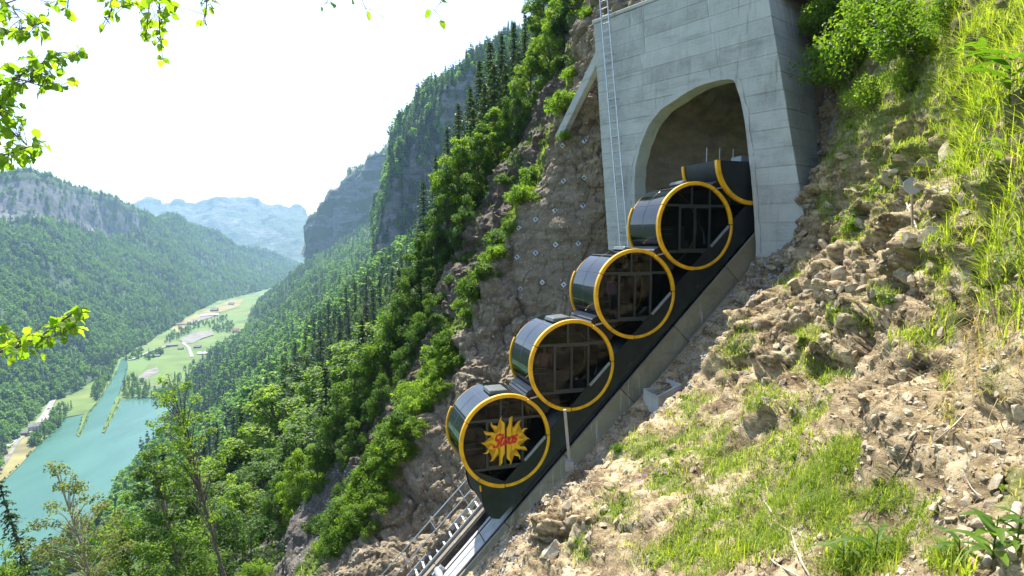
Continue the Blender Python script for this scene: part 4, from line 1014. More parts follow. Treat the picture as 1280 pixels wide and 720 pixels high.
# anchor plates
plates = [(683, 172), (722, 170), (703, 183), (731, 186), (676, 195), (704, 223), (725, 258), (674, 229), (731, 222), (694, 265), (670, 275), (648, 285), (728, 260), (670, 318), (695, 307), (647, 322), (723, 305), (650, 362), (678, 354), (705, 355), (692, 382)]
plates = [(704, 182), (731, 177), (676, 230), (705, 227), (731, 222), (694, 264), (670, 275), (649, 285), (729, 258), (695, 306), (723, 305), (670, 317), (647, 322), (651, 361), (678, 353), (705, 356)]
pm = MB().add([(.16, 0, 0), (0, 0, .16), (-.16, 0, 0), (0, 0, -.16), (.13, -.03, 0), (0, -.03, .13), (-.13, -.03, 0), (0, -.03, -.13)], [(0, 1, 5, 4), (1, 2, 6, 5), (2, 3, 7, 6), (3, 0, 4, 7), (4, 5, 6, 7), (3, 2, 1, 0)]).mesh('plate', M['steel'])
nm_ = MB().tube([(0, -.03, 0), (0, -.11, 0)], .045, 6).mesh('anchor_nut', M['rail'])
for u, v in plates:
    h, nn = bvS.px(u, v)
    if h is None: continue
    up = Vector(nn) if nn.dot(h) < 0 else -Vector(nn); up = (up + Vector((-.2, -1, .2))).normalized()
    pl = empty('anchor_plate', h + up * .05); pl.rotation_mode = 'QUATERNION'; pl.rotation_quaternion = up.to_track_quat('-Y', 'Z')
    tag(pl, 'small diamond steel anchor plate bolted to the rock face left of the portal', 'anchor plate', 'anchor plates on the rock face')
    obj('plate', pm, pl); obj('nut', nm_, pl)
# ------------------------------------------------------------------ leaf geometry
def unit(a): return a / (np.linalg.norm(a, axis=-1, keepdims=True) + 1e-9)
def leafquads(C, size, nrm, rg, aspect=.55, axis=None):
    """diamond leaves, 4 vertices each, slightly folded"""
    N = len(C); t = unit(rg.normal(size=(N, 3))) if axis is None else axis
    t = unit(t - (t * nrm).sum(1, keepdims=True) * nrm); s = np.cross(nrm, t); L = size[:, None]
    V = np.stack([C - t * L * .5, C + s * L * aspect * .5 + nrm * L * .08, C + t * L * .5 - nrm * L * .06, C - s * L * aspect * .5 + nrm * L * .08], 1)
    return V.reshape(-1, 3), np.arange(N * 4).reshape(N, 4)
def crown_mesh(name, C, size, nrm, rg, mat, tone, aspect=.6, axis=None):
    V, F = leafquads(C, size, nrm, rg, aspect, axis)
    return mesh_np(name, V, F, mat, False, attrs={'tone': np.repeat(tone, 4)})
def broadleaf(seed, h, cr_, cb, nclump, nleaf, ls, mat='leaf_a', bark='bark', lean=(0, 0), sparse=0.0, clr=(.16, .30), trunk_r=None, limbs=True):
    """returns (trunk mesh, crown mesh), base at the origin"""
    rg = np.random.default_rng(seed); tr = trunk_r or h * .016
    tp = []; 
    for k in range(9):
        t = k / 8; tp.append((lean[0] * t + .02 * h * math.sin(3 * t + seed), lean[1] * t + .02 * h * math.cos(2.3 * t + seed), h * .94 * t))
    tp = np.array(tp); mb = MB().tube([tuple(p) for p in tp], [tr * (1.25 if k == 0 else 1) * (1 - .85 * k / 8) for k in range(9)], 7)
    cc = []; 
    while len(cc) < nclump:
        p = rg.normal(size=3); p = p / np.linalg.norm(p) * (rg.random() ** .38); z = p[2] * .5 + .5
        wd = (.35 + .9 * math.sin(math.pi * min(1, (z * .86 + .12)))) * .85
        zz = h * (cb + (1 - cb) * z); ax = np.array([np.interp(zz, tp[:, 2], tp[:, 0]), np.interp(zz, tp[:, 2], tp[:, 1])])
        cc.append(np.array([ax[0] + p[0] * cr_ * wd, ax[1] + p[1] * cr_ * wd, zz]))
    cc = np.array(cc); rc = cr_ * rg.uniform(clr[0], clr[1], nclump)
    if limbs:
        for c in cc[:: max(1, nclump // 34)]:
            z0 = max(h * .12, c[2] - .28 * math.hypot(c[0], c[1]) - .10 * h); a = np.array([np.interp(z0, tp[:, 2], tp[:, 0]), np.interp(z0, tp[:, 2], tp[:, 1]), z0])
            mid = (a + c) / 2 + np.array([0, 0, .03 * h]); mb.tube([tuple(a), tuple(mid), tuple(c)], [tr * .34, tr * .22, tr * .07], 5, 0, False)
    w_ = rc ** 2; idx = rg.choice(nclump, nleaf, p=w_ / w_.sum())
    d = unit(rg.normal(size=(nleaf, 3))); rad_ = rc[idx] * (.35 + .65 * rg.random(nleaf) ** .5) * rg.uniform(.8, 1.25, nleaf)
    C = cc[idx] + d * rad_[:, None] * np.array([1, 1, .72]); n = unit(d * .7 + rg.normal(size=(nleaf, 3)) * .55 + np.array([0, 0, .7]))
    tone = rg.uniform(0, .6, nclump)[idx] * .6 + rg.uniform(-.2, .35, nleaf)
    return mb.mesh('trunk', M[bark], True), crown_mesh('crown', C, ls * rg.uniform(.6, 1.3, nleaf), n, rg, M[mat], tone)
def spruce(seed, h, r, nwh, nb, npb, cs, mat='leaf_c', drop=.35, gaps=.1):
    rg = np.random.default_rng(seed); mb = MB().tube([(0, 0, 0), (0, 0, h * .5), (0, 0, h * .98)], [h * .016, h * .010, h * .002], 7); C, n, ax, tone, sz = [], [], [], [], []
    for k in range(nwh):
        t = (k + rg.uniform(0, .8)) / nwh; z = h * (.05 + .93 * t); R = r * (1 - t) ** .85 * rg.uniform(.75, 1.12) + .02 * h
        for b_ in range(nb):
            if rg.random() < gaps: continue
            a = 2 * math.pi * (b_ + rg.random()) / nb; rr_ = R * rg.uniform(.7, 1.1); d = np.array([math.cos(a), math.sin(a), 0]); tn = rg.uniform(0, .4)
            for q in range(npb):
                f = (q + .6) / npb; p = d * rr_ * f + np.array([0, 0, z - drop * rr_ * f ** 1.4]) + rg.normal(size=3) * .04 * rr_
                C.append(p); n.append(np.array([0, 0, 1.0]) + .45 * rg.normal(size=3) + .3 * d); ax.append(d + np.array([0, 0, -.45]) + rg.normal(size=3) * .45); tone.append(tn + .25 * f); sz.append(cs * (1.15 - .55 * t) * rg.uniform(.7, 1.25))
    C = np.array(C)
    return mb.mesh('trunk', M['bark'], True), crown_mesh('crown', C, np.array(sz), unit(np.array(n)), rg, M[mat], np.array(tone), .5, unit(np.array(ax)))
def joined(name, a, b_):
    bm = bmesh.new(); bm.from_mesh(a); n0 = len(bm.faces); bm.from_mesh(b_); bm.faces.ensure_lookup_table()
    for f in bm.faces[n0:]: f.material_index = 1
    me = bpy.data.meshes.new(name); bm.to_mesh(me); bm.free(); me.materials.append(a.materials[0]); me.materials.append(b_.materials[0]); return me
def bent(d): return d
VR = GV = None
bvR = Bvh(G_right.reshape(-1, 3), gfaces(*G_right.shape[:2]))

# ------------------------------------------------------------------ far forest (masses nobody could count)
def scatter(name, pts, scl, proto, label):
    me = bpy.data.meshes.new(name); me.vertices.add(len(pts)); me.vertices.foreach_set("co", np.asarray(pts, np.float32).ravel())
    a = me.attributes.new('scl', 'FLOAT', 'POINT'); a.data.foreach_set("value", np.asarray(scl, np.float32))
    rg = np.random.default_rng(len(pts)); a = me.attributes.new('rot', 'FLOAT', 'POINT'); a.data.foreach_set("value", rg.uniform(0, 6.28, len(pts)).astype(np.float32))
    me.update(); o = obj(name, me); tag(o, label, kind='stuff')
    ng = bpy.data.node_groups.new(name + '_nodes', 'GeometryNodeTree'); ng.interface.new_socket('Geometry', in_out='INPUT', socket_type='NodeSocketGeometry'); ng.interface.new_socket('Geometry', in_out='OUTPUT', socket_type='NodeSocketGeometry')
    N = ng.nodes; gi = N.new('NodeGroupInput'); go = N.new('NodeGroupOutput'); ip = N.new('GeometryNodeInstanceOnPoints'); oi = N.new('GeometryNodeObjectInfo'); oi.inputs[0].default_value = proto; oi.inputs['As Instance'].default_value = True
    s = N.new('GeometryNodeInputNamedAttribute'); s.data_type = 'FLOAT'; s.inputs[0].default_value = 'scl'
    r = N.new('GeometryNodeInputNamedAttribute'); r.data_type = 'FLOAT'; r.inputs[0].default_value = 'rot'; cx = N.new('ShaderNodeCombineXYZ')
    ng.links.new(gi.outputs[0], ip.inputs['Points']); ng.links.new(oi.outputs['Geometry'], ip.inputs['Instance']); ng.links.new(s.outputs[0], ip.inputs['Scale'])
    ng.links.new(r.outputs[0], cx.inputs[2]); ng.links.new(cx.outputs[0], ip.inputs['Rotation']); ng.links.new(ip.outputs[0], go.inputs[0])
    md = o.modifiers.new('scatter', 'NODES'); md.node_group = ng
    return o
def proto(name, mesh): return bpy.data.objects.new(name, mesh)      # kept out of the scene: only its copies stand in it
pb1 = proto('far_broadleaf', broadleaf(31, 17, 6.5, .12, 30, 420, 2.3, 'far_broad', limbs=False)[1])
pb2 = proto('far_broadleaf', broadleaf(32, 20, 6.0, .10, 26, 380, 2.4, 'far_broad', limbs=False)[1])
ps1 = proto('far_spruce', spruce(33, 25, 4.2, 15, 6, 2, 3.2, 'far_spruce')[1])
rgf = np.random.default_rng(77)
def forest(G, wgt, N, seed, label, name, fs=.4, smin=.42, smax=1.2, cl=.006):
    p, i, j = gsample(G, wgt, N, seed); p = p - np.array([0, 0, .6]); 
    k = fbm(p * cl, 3) + .25 * rgf.normal(size=len(p)) > (.5 - fs) * .9; sc_ = smin + (smax - smin) * rgf.random(len(p))
    h = rgf.random(len(p)) < .5
    scatter(name, p[k], sc_[k], ps1, 'dark spruces ' + label); scatter(name, p[~k & h], sc_[~k & h], pb1, 'rounded broadleaf trees ' + label); scatter(name, p[~k & ~h], sc_[~k & ~h], pb2, 'taller broadleaf trees ' + label)
pxl = proj(G_left); vl = ((pxl[..., 0] > -60) & (pxl[..., 0] < 420) & (pxl[..., 2] < 5600)) * 1.0
row = np.arange(G_left.shape[0])[:, None] * np.ones((1, G_left.shape[1]))
clf = ((row >= 63) & (row < 74) & (pxl[..., 0] < 175)); vl *= np.where(clf, .10, 1.0); vl *= (row < 80)
glade = fbm(G_left.reshape(-1, 3) * .004, 3).reshape(vl.shape); vl *= np.where(glade > .42, .12, 1.0)
forest(G_left, vl / np.maximum(pxl[..., 2], 600) ** .9, 26000, 41, 'covering the mountainside across the lake', 'mountain_forest', .34)
pxr = proj(G_right); vr = ((pxr[..., 0] > -60) & (pxr[..., 0] < 700) & (pxr[..., 2] > 330)) * (G_right[..., 2] > ZL + 1.5) * 1.0
forest(G_right, vr / np.maximum(pxr[..., 2], 350) ** .9, 13000, 42, 'covering the slope right of the lake', 'slope_forest', .45, .6, 1.35)
pxm = proj(G_mc); nmc = face_cam(G_mc); vm_ = (.6 + sstep(.25, .55, np.abs(nmc[..., 2])) + .9 * (fbm(G_mc.reshape(-1, 3) * .02, 4).reshape(pxm.shape[:2]) > .02))
forest(G_mc, vm_, 4200, 43, 'clinging to the dark cliff', 'cliff_forest', .72, .5, 1.15)
pxf = proj(G_fc); rowf = np.arange(G_fc.shape[0])[:, None] * np.ones((1, G_fc.shape[1]))
forest(G_fc, .25 + 2.0 * (rowf > 31) + 2.0 * (rowf < 5), 2200, 44, 'on the hazy far cliff', 'far_cliff_forest', .6, .5, .9)
# hedges and woods in the valley bottom
vb = []
for poly, nn_ in [([(150, 447), (158, 440), (180, 436), (176, 448), (162, 452)], 50), ([(152, 480), (160, 470), (200, 488), (235, 490), (235, 500), (155, 497)], 120), ([(205, 430), (216, 414), (240, 404), (285, 396), (285, 401), (245, 411), (222, 425)], 150), ([(180, 446), (200, 438), (205, 442), (186, 450)], 50), ([(262, 410), (292, 402), (292, 416), (270, 416)], 80), ([(30, 556), (44, 560), (75, 534), (84, 520), (92, 508), (70, 510), (60, 528), (45, 545)], 90), ([(122, 500), (140, 470), (148, 452), (142, 448), (128, 468), (110, 492)], 150), ([(196, 492), (240, 455), (262, 446), (300, 436), (300, 500), (220, 500)], 260)]:
    from mathutils.geometry import intersect_point_tri_2d
    P2 = np.array(poly, float); lo, hi = P2.min(0), P2.max(0); got = 0; tries = 0
    while got < nn_ and tries < nn_ * 30:
        tries += 1; q = lo + (hi - lo) * rgf.random(2); ins = False
        for a in range(len(P2)):
            x1, y1 = P2[a]; x2, y2 = P2[a - 1]
            if (y1 > q[1]) != (y2 > q[1]) and q[0] < (x2 - x1) * (q[1] - y1) / (y2 - y1) + x1: ins = not ins
        if ins: vb.append(onz(q[0], q[1], ZL)); got += 1
vb = np.array(vb); hb = rgf.random(len(vb)) < .6
sh = []
for a, b_, n_ in [((99, 546), (112, 516), 30), ((96, 545), (104, 519), 24), ((128, 541), (147, 497), 36), ((131, 541), (151, 499), 30), ((49, 557), (80, 524), 60), ((0, 605), (48, 557), 40), ((112, 516), (121, 504), 14), ((121, 504), (146, 464), 50), ((160, 456), (149, 494), 40), ((152, 499), (240, 498), 60)]:
    for k in range(n_):
        f = rgf.random(); sh.append(onz(a[0] + (b_[0] - a[0]) * f + rgf.normal() * .5, a[1] + (b_[1] - a[1]) * f + rgf.normal() * .5, ZL))
scatter('shore_bushes', np.array(sh), .06 + .16 * rgf.random(len(sh)) ** 2, pb1, 'low bushes and reeds along the lake shore')
scatter('valley_trees', vb[hb], .35 + .45 * rgf.random(hb.sum()), pb1, 'small rounded trees along the river and meadows'); scatter('valley_trees', vb[~hb], .35 + .4 * rgf.random((~hb).sum()), ps1, 'dark spruces along the river and meadows')

# ------------------------------------------------------------------ forest trees one can pick out
BL = [broadleaf(s, 17 + s % 3, 4.6 + .5 * (s % 2), .14, 60, 9000, .46, 'leaf_a') for s in (1, 2, 3)] + [broadleaf(4, 16, 4.4, .12, 56, 9000, .44, 'leaf_b')]
BLH = [18, 19, 17, 16]; BLH = [17 + 1, 17 + 2, 17 + 0, 16]
SPR = [spruce(11, 24, 3.6, 34, 9, 4, 1.15), spruce(12, 26, 3.9, 36, 9, 4, 1.15), spruce(13, 22, 3.1, 30, 9, 4, 1.1)]; SPH = [24, 26, 22]
BLJ = [joined('broadleaf_tree', *x) for x in BL]; SPJ = [joined('spruce_tree', *x) for x in SPR]
rt = random.Random(99)
def put_tree(kind, x, y, z, h, label, group, parts=True, k=None, rz=None):
    protos, J, H = (SPR, SPJ, SPH) if kind == 's' else (BL, BLJ, BLH); k = rt.randrange(len(protos)) if k is None else k
    s = h / H[k]; nm = 'spruce_tree' if kind == 's' else 'broadleaf_tree'
    if parts:
        o = empty(nm, (x, y, z), rt.uniform(0, 6.28)); obj('trunk', protos[k][0], o); obj('crown', protos[k][1], o)
    else: o = obj(nm, J[k], None, (x, y, z), (0, 0, rt.uniform(0, 6.28)))
    o.scale = (s * rt.uniform(.9, 1.1), s * rt.uniform(.9, 1.1), s)
    return tag(o, label, 'tree', group)
# by the photo: tree tops (u, v) at depth d on the slope
def top_tree(kind, u, v, d, label, group=None, parts=True, k=None):
    p = P(u, v, d); h, _ = bvR.down(p[0], p[1])
    if h is None: return
    ht = min(p[2] - h.z, 29 if kind == 's' else 22)
    if ht < 3: return
    return put_tree(kind, p[0], p[1], h.z - .3, ht + .3, label, group, parts, k)
tops_b = [(345, 480, 95), (385, 440, 110), (430, 425, 105), (470, 398, 100), (505, 372, 92), (545, 348, 85), (300, 540, 90), (325, 565, 75), (410, 480, 85), (455, 455, 80), (500, 440, 74), (362, 545, 72), (525, 405, 78), (300, 600, 62), (262, 590, 80), (395, 515, 70), (435, 500, 68), (280, 635, 58), (335, 615, 60), (475, 480, 64)]
for u, v, d in tops_b:
    o = top_tree('b', u, v, d, 'leafy broadleaf tree on the slope above the grey gully', 'broadleaf trees above the gully', True, rt.choice([0, 1, 2, 3, 3]))
    if o: o.scale = (o.scale[0] * 1.4, o.scale[1] * 1.4, o.scale[2])
tops_s = [(457, 300, 260), (432, 345, 280), (410, 365, 290), (392, 380, 300), (312, 462, 260), (332, 436, 290), (352, 415, 300), (290, 478, 250), (490, 312, 230), (512, 292, 210), (532, 252, 190), (474, 330, 240), (368, 398, 310), (443, 334, 300), (270, 505, 260), (545, 222, 180), (380, 372, 320), (500, 340, 170), (560, 200, 170), (425, 390, 200), (400, 410, 200), (466, 352, 190)]
for u, v, d in tops_s: top_tree('s', u, v, d, 'tall dark spruce standing on the slope left of the rock spur', 'spruces left of the rock spur')
wv = ((pxr[..., 0] > 190) & (pxr[..., 0] < 640) & (pxr[..., 2] > 85) & (pxr[..., 2] < 360)) * 1.0
wv *= (1 - ((pxr[..., 0] > 330) & (pxr[..., 2] < 105)))
p, i, j = gsample(G_right, wv / np.maximum(pxr[..., 2], 60) ** .6, 430, 51)
order = np.argsort(proj(p)[:, 2]); kept = []
for q in p[order]:
    if any((q[0] - k_[0]) ** 2 + (q[1] - k_[1]) ** 2 < 16 for k_ in kept): continue
    kept.append(q); dd = proj(q)[2]; kd = 's' if rt.random() < .42 + (.2 if dd > 200 else 0) else 'b'
    put_tree(kd, q[0], q[1], q[2] - .4, rt.uniform(15, 25) if kd == 's' else rt.uniform(11, 18), 'spruce among the trees of the wooded slope' if kd == 's' else 'broadleaf tree among the trees of the wooded slope', 'spruces of the wooded slope' if kd == 's' else 'broadleaf trees of the wooded slope', dd < 160)
# wooded slope behind the spur (base pixel, height in pixels)
WT = [('s', 600, 190, 115, 92, 'spruce'), ('s', 613, 170, 118, 90, 0), ('s', 627, 150, 108, 88, 0), ('s', 642, 128, 100, 86, 0), ('s', 656, 108, 92, 84, 0), ('s', 588, 215, 108, 92, 0), ('s', 574, 240, 112, 94, 0), ('s', 560, 262, 104, 95, 0), ('s', 546, 285, 92, 96, 0), ('s', 670, 90, 86, 84, 0), ('s', 606, 225, 120, 76, 0), ('s', 592, 250, 115, 76, 0), ('s', 632, 190, 110, 74, 0), ('s', 648, 165, 100, 73, 0), ('s', 530, 320, 95, 98, 0), ('s', 580, 275, 110, 78, 0), ('s', 618, 205, 126, 75, 0),
      ('b', 560, 335, 120, 58, 0), ('b', 575, 298, 130, 60, 0), ('b', 598, 268, 110, 60, 0), ('b', 622, 232, 100, 60, 0), ('b', 645, 195, 88, 60, 0), ('b', 545, 368, 105, 57, 0), ('b', 585, 330, 84, 55, 0), ('b', 664, 158, 96, 62, 0), ('b', 690, 118, 108, 62, 0), ('b', 722, 62, 112, 63, 0), ('b', 706, 92, 100, 62, 0), ('b', 736, 30, 88, 62, 0), ('b', 525, 400, 98, 58, 0), ('b', 508, 440, 90, 56, 0), ('b', 680, 60, 90, 72, 0), ('b', 700, 30, 90, 72, 0), ('b', 398, 650, 100, 49, 0), ('b', 425, 612, 125, 50, 0), ('b', 446, 585, 130, 51, 0), ('b', 468, 556, 130, 52, 0), ('b', 488, 522, 128, 53, 0), ('b', 505, 490, 120, 54, 0), ('b', 440, 610, 90, 47, 0), ('b', 478, 560, 92, 48, 0), ('b', 515, 505, 90, 49, 0), ('b', 372, 665, 110, 54, 0), ('b', 540, 455, 88, 50, 0), ('b', 350, 690, 100, 58, 0), ('s', 455, 540, 150, 66, 0), ('s', 500, 470, 140, 66, 0), ('s', 410, 600, 150, 66, 0)]
for kd, u, v, hp, d, _k in WT:
    b0 = P(u, v, d); o = put_tree(kd, b0[0], b0[1], b0[2] - .6, hp / FPX * d + .6, ('dark spruce behind the leafy trees left of the spur shrubs' if kd == 's' else 'leafy tree between the spur shrubs and the gully') if v > 450 else 'dark spruce on the skyline ridge left of the portal' if kd == 's' else 'leafy broadleaf tree along the top of the dark slope behind the spur', ('spruces left of the spur shrubs' if kd == 's' else 'leafy trees left of the spur shrubs') if v > 450 else 'spruces on the skyline ridge' if kd == 's' else 'broadleaf trees along the dark slope', True)
    if kd == 'b': o.scale = (o.scale[0] * .8, o.scale[1] * .8, o.scale[2])
    else: o.scale = (o.scale[0] * 1.15, o.scale[1] * 1.15, o.scale[2])
# ------------------------------------------------------------------ trees of the foreground, lower left
def hero(name, lab, u0, v0, u1, v1, d, cr_, cb, ncl, nl, ls, mat, bark, seed, clr=(.2, .35), tr=None):
    b0, t0 = P(u0, v0, d), P(u1, v1, d); h = t0[2] - b0[2]
    o = tag(empty(name, b0), lab, 'tree')
    a, c = broadleaf(seed, h, cr_, cb, ncl, nl, ls, mat, bark, (t0[0] - b0[0], 0), clr=clr, trunk_r=tr)
    obj('trunk', a, o); obj('crown', c, o); return o
hero('slender_tree', 'tall slender leaning tree with airy pale green leaves in front of the lake', 300, 760, 214, 445, 38, 2.2, .26, 60, 3000, .19, 'leaf_b', 'bark', 61, (.12, .24), .11)
hero('slender_tree', 'brown trunked tree with dense leaves beside the leaning slender tree', 242, 780, 190, 548, 42, 2.0, .25, 46, 5200, .22, 'leaf_a', 'palebark', 62, (.16, .3), .15)
hero('pale_tree', 'sparse pale tree with brownish leaves before the lake', 122, 780, 84, 572, 36, 2.5, .12, 64, 5200, .16, 'leaf_dry', 'palebark', 63, (.12, .22), .10)
hero('broadleaf_tree', 'bright green broadleaf tree between the pale tree and the brown trunked tree', 172, 800, 160, 628, 45, 2.8, .1, 50, 6500, .24, 'leaf_b', 'bark', 64)
hero('broadleaf_tree', 'rounded green broadleaf tree at the foot of the leaning slender tree', 262, 800, 258, 596, 52, 4.0, .1, 50, 8500, .26, 'leaf_a', 'bark', 65)
hero('broadleaf_tree', 'bushy broadleaf tree right of the leaning slender trunk', 322, 780, 318, 640, 50, 3.6, .1, 44, 7000, .25, 'leaf_a', 'bark', 66)
hero('broadleaf_tree', 'low bright broadleaf tree at the bottom edge beside the gully', 225, 800, 222, 655, 40, 2.6, .1, 40, 6500, .2, 'leaf_b', 'bark', 67)
hero('young_tree', 'low pale sapling in the lower left corner', 14, 800, 8, 672, 33, 1.0, .1, 30, 1600, .16, 'leaf_b', 'bark', 68, tr=.05)
b0 = P(62, 800, 36); o = tag(empty('conifer_tree', b0), 'dark narrow conifer in the lower left corner before the lake', 'tree'); a, c = spruce(70, (800 - 583) / FPX * 36, 1.5, 34, 8, 4, .42, 'leaf_c', .5, .25); obj('trunk', a, o); obj('crown', c, o)
o.rotation_euler = (0, rad(-14), 0)

# ------------------------------------------------------------------ shrubs
def shrubmesh(seed, nl, ls, mat, ncl=26, flat=.75):
    rg = np.random.default_rng(seed); cc = unit(rg.normal(size=(ncl, 3))) * (rg.random((ncl, 1)) ** .4); cc[:, 2] = np.abs(cc[:, 2]) * flat + .1; rc = rg.uniform(.10, .38, ncl); cc *= rg.uniform(.75, 1.35, (ncl, 1)); idx = rg.choice(ncl, nl, p=rc ** 1.5 / (rc ** 1.5).sum())
    d = unit(rg.normal(size=(nl, 3))); C = cc[idx] * .8 + d * (rc[idx] * (.4 + .6 * rg.random(nl) ** .5))[:, None]; n = unit(d * .6 + rg.normal(size=(nl, 3)) * .6 + np.array([0, 0, .6]))
    cm = crown_mesh('foliage', C, ls * rg.uniform(.6, 1.3, nl), n, rg, M[mat], rg.uniform(0, .6, ncl)[idx] + rg.uniform(-.2, .3, nl))
    mb = MB()
    for c in cc[:12]: mb.tube([(0, 0, -.25), tuple(c * .4 + np.array([0, 0, .05])), tuple(c * .8)], [.03, .02, .006], 5, 0, False)
    return mb.mesh('stem', M['bark'], True), cm
SH = [shrubmesh(81, 2600, .12, 'leaf_b', 44), shrubmesh(82, 2600, .115, 'leaf_b', 44), shrubmesh(83, 2600, .13, 'leaf_a', 44)]
def shrub(u, v, rpx, bv, lab, group=None, k=None, proto_=None, sink=.2, d=None):
    if d is None:
        h, nn = bv.px(u, v)
        if h is None: return
        dd = h.y
    else: h = Vector(P(u, v, d)); dd = d
    r = rpx / FPX * dd; pr = proto_ or SH[rt.randrange(3) if k is None else k]
    o = empty('shrub', h - Vector((0, 0, r * sink)), rt.uniform(0, 6.28)); o.scale = (r, r, r * rt.uniform(.85, 1.25)); obj('stem', pr[0], o); obj('foliage', pr[1], o)
    return tag(o, lab, 'shrub', group)
cr_pts = [(735, 20), (718, 95), (705, 135), (668, 228), (655, 250), (640, 285), (628, 300), (618, 322), (606, 345), (590, 365), (580, 382), (566, 405), (556, 428), (546, 445), (538, 470), (525, 492), (512, 515), (502, 530), (490, 548), (478, 565), (466, 582), (455, 600), (446, 612), (438, 630), (428, 648), (418, 665), (412, 690), (560, 385), (540, 430), (515, 480), (600, 330), (575, 365), (495, 515), (480, 540), (530, 455), (460, 570), (625, 315), (470, 605), (500, 545)]
for k, (u, v) in enumerate(cr_pts): shrub(u, v, rt.uniform(13, 26), bvS, 'bright green shrub growing along the left edge of the rock spur', 'shrubs along the spur edge')
for k in range(70):
    t = rt.random() ** .8; u = 572 - 150 * t + rt.uniform(-16, 34); v = 385 + 285 * t + rt.uniform(-18, 22)
    shrub(u, v, rt.uniform(10, 25), bvS, 'bright green shrub growing along the left edge of the rock spur', 'shrubs along the spur edge', rt.choice([0, 1, 1]))
for k in range(46):
    t = rt.random(); u = 330 + 400 * t + rt.uniform(-30, 50); v = 690 - 640 * t + rt.uniform(-20, 80)
    shrub(u, v, rt.uniform(9, 22), bvW, 'dark scrub bush on the shaded slope behind the spur', 'scrub on the shaded slope', 2)
BIG = [shrubmesh(91, 5200, .075, 'leaf_b', 60, 1.0), shrubmesh(92, 5200, .075, 'leaf_b', 60, 1.0)]
for u, v, r, lab in [(1075, 80, 74, 'large bright bush at the top of the hillside beside the portal'), (1150, 55, 70, 'bright leafy bush at the top of the hillside, right of the largest one'), (1115, 20, 66, 'leafy bush at the top edge between the two large bushes'), (1045, 25, 48, 'small bright bush closest to the portal side wall'), (1095, 125, 42, 'low bright bush below the large bush on the hillside'), (1190, 25, 44, 'rightmost leafy bush at the top edge of the hillside'), (1140, 105, 36, 'low leafy bush under the right one of the large bushes')]: shrub(u, v, r, bvB, lab, None, None, BIG[rt.randrange(2)])
for u, v, r, lab in [(775, 562, 12, 'small dark weed on the lip of the ditch'), (1072, 285, 18, 'small leafy weed on the rocky middle of the hillside'), (706, 172, 11, 'small yellow green tuft at the foot of the wing beam'), (318, 718, 22, 'round green bush at the bottom edge of the gully')]: shrub(u, v, r, bvB if u > 760 else bvS, lab, None, 1, None, .2, 30.5 if u == 706 else (40 if u == 318 else None))

# ------------------------------------------------------------------ grass
def grass(name, G, wgt, N, seed, lmin, lmax, wd, mat, label, droop=.6, lean=(0, 0, 0)):
    rg = np.random.default_rng(seed); p, i, j = gsample(G, wgt, N, seed)
    # clump the blades: half of them next to another one
    h = N // 2; p[h:] = p[rg.integers(0, h, N - h)] + rg.normal(size=(N - h, 3)) * .03
    L = (lmin + (lmax - lmin) * rg.random(N) ** 1.6)[:, None]; a = rg.uniform(0, 2 * math.pi, N); dirv = np.stack([np.cos(a), np.sin(a), np.zeros(N)], 1) + np.array(lean); side = unit(np.stack([-np.sin(a), np.cos(a), np.zeros(N)], 1)); dr = droop * rg.uniform(.3, 1.3, N)[:, None]
    V = []
    for t in (0, .4, .75, 1.0):
        c = p + np.array([0, 0, 1.0]) * L * (t - dr * .55 * t ** 2.2) + dirv * L * dr * .75 * t ** 1.8; w_ = wd * (1 - t ** 1.5) * rg.uniform(.7, 1.3, N)[:, None] + .0006
        V += [c - side * w_, c + side * w_]
    V = np.stack(V, 1); b_ = np.arange(N)[:, None] * 8; F = np.concatenate([b_ + np.array([[0, 1, 3, 2]]), b_ + np.array([[2, 3, 5, 4]]), b_ + np.array([[4, 5, 7, 6]])])
    return tag(obj(name, mesh_np(name, V.reshape(-1, 3), F, M[mat], False, attrs={'tone': np.repeat(rg.uniform(-.7, 1.1, N), 8)})), label, kind='stuff')
pxb = proj(G_bank); U_, V_, D2 = pxb[..., 0], pxb[..., 1], np.maximum(pxb[..., 2], 2.5)
onscr = vis * (ii.reshape(NI, NJ) > .26)
gw = onscr * np.clip(veg_bank - .25, 0, 1) / D2 ** 1.3
far_ = D2 > 8.5
grass('grass', G_bank, gw * far_, 52000, 101, .10, .30, .006, 'grass', 'short green grass tufts on the middle of the hillside', 1.0)
grass('grass', G_bank, gw * ~far_ * (U_ < 1190), 13000, 102, .08, .24, .0035, 'grass', 'green grass tufts on the near part of the hillside', 1.1)
def bump_(u, v, ru, rv): return np.exp(-(((U_ - u) / ru) ** 2 + ((V_ - v) / rv) ** 2))
rt_ = np.clip(bump_(1360, 250, 70, 220) + bump_(1250, 300, 60, 130) + bump_(1240, 90, 60, 110) + .5 * bump_(1210, 200, 40, 60) - .15, 0, 1) * onscr
grass('tall_grass', G_bank, rt_ / D2, 6000, 103, .25, .75, .0055, 'grass', 'long arching green grass hanging over the right edge of the hillside', 1.0, (-.5, -.3, 0))
grass('dry_grass', G_bank, np.clip(bump_(1240, 440, 55, 70) + .5 * bump_(1190, 520, 50, 40) - .1, 0, 1) * onscr / D2, 350, 104, .2, .6, .0035, 'drygrass', 'withered straw hanging under the long grass', 1.5, (-.6, -.5, -.5))
grass('tall_grass', G_bank, np.clip(bump_(1075, 705, 40, 18) + .5 * bump_(1190, 720, 30, 15) + .6 * bump_(900, 690, 60, 25) - .1, 0, 1) * onscr / D2, 800, 105, .15, .42, .006, 'grass', 'tall green grass at the bottom edge of the hillside', .7)
grass('grass', G_bank, onscr * .2 * (veg_bank > .02) / D2 ** 1.3 + onscr * .02 / D2 ** 1.3, 9000, 106, .05, .16, .004, 'drygrass', 'thin straw coloured grass between the stones')
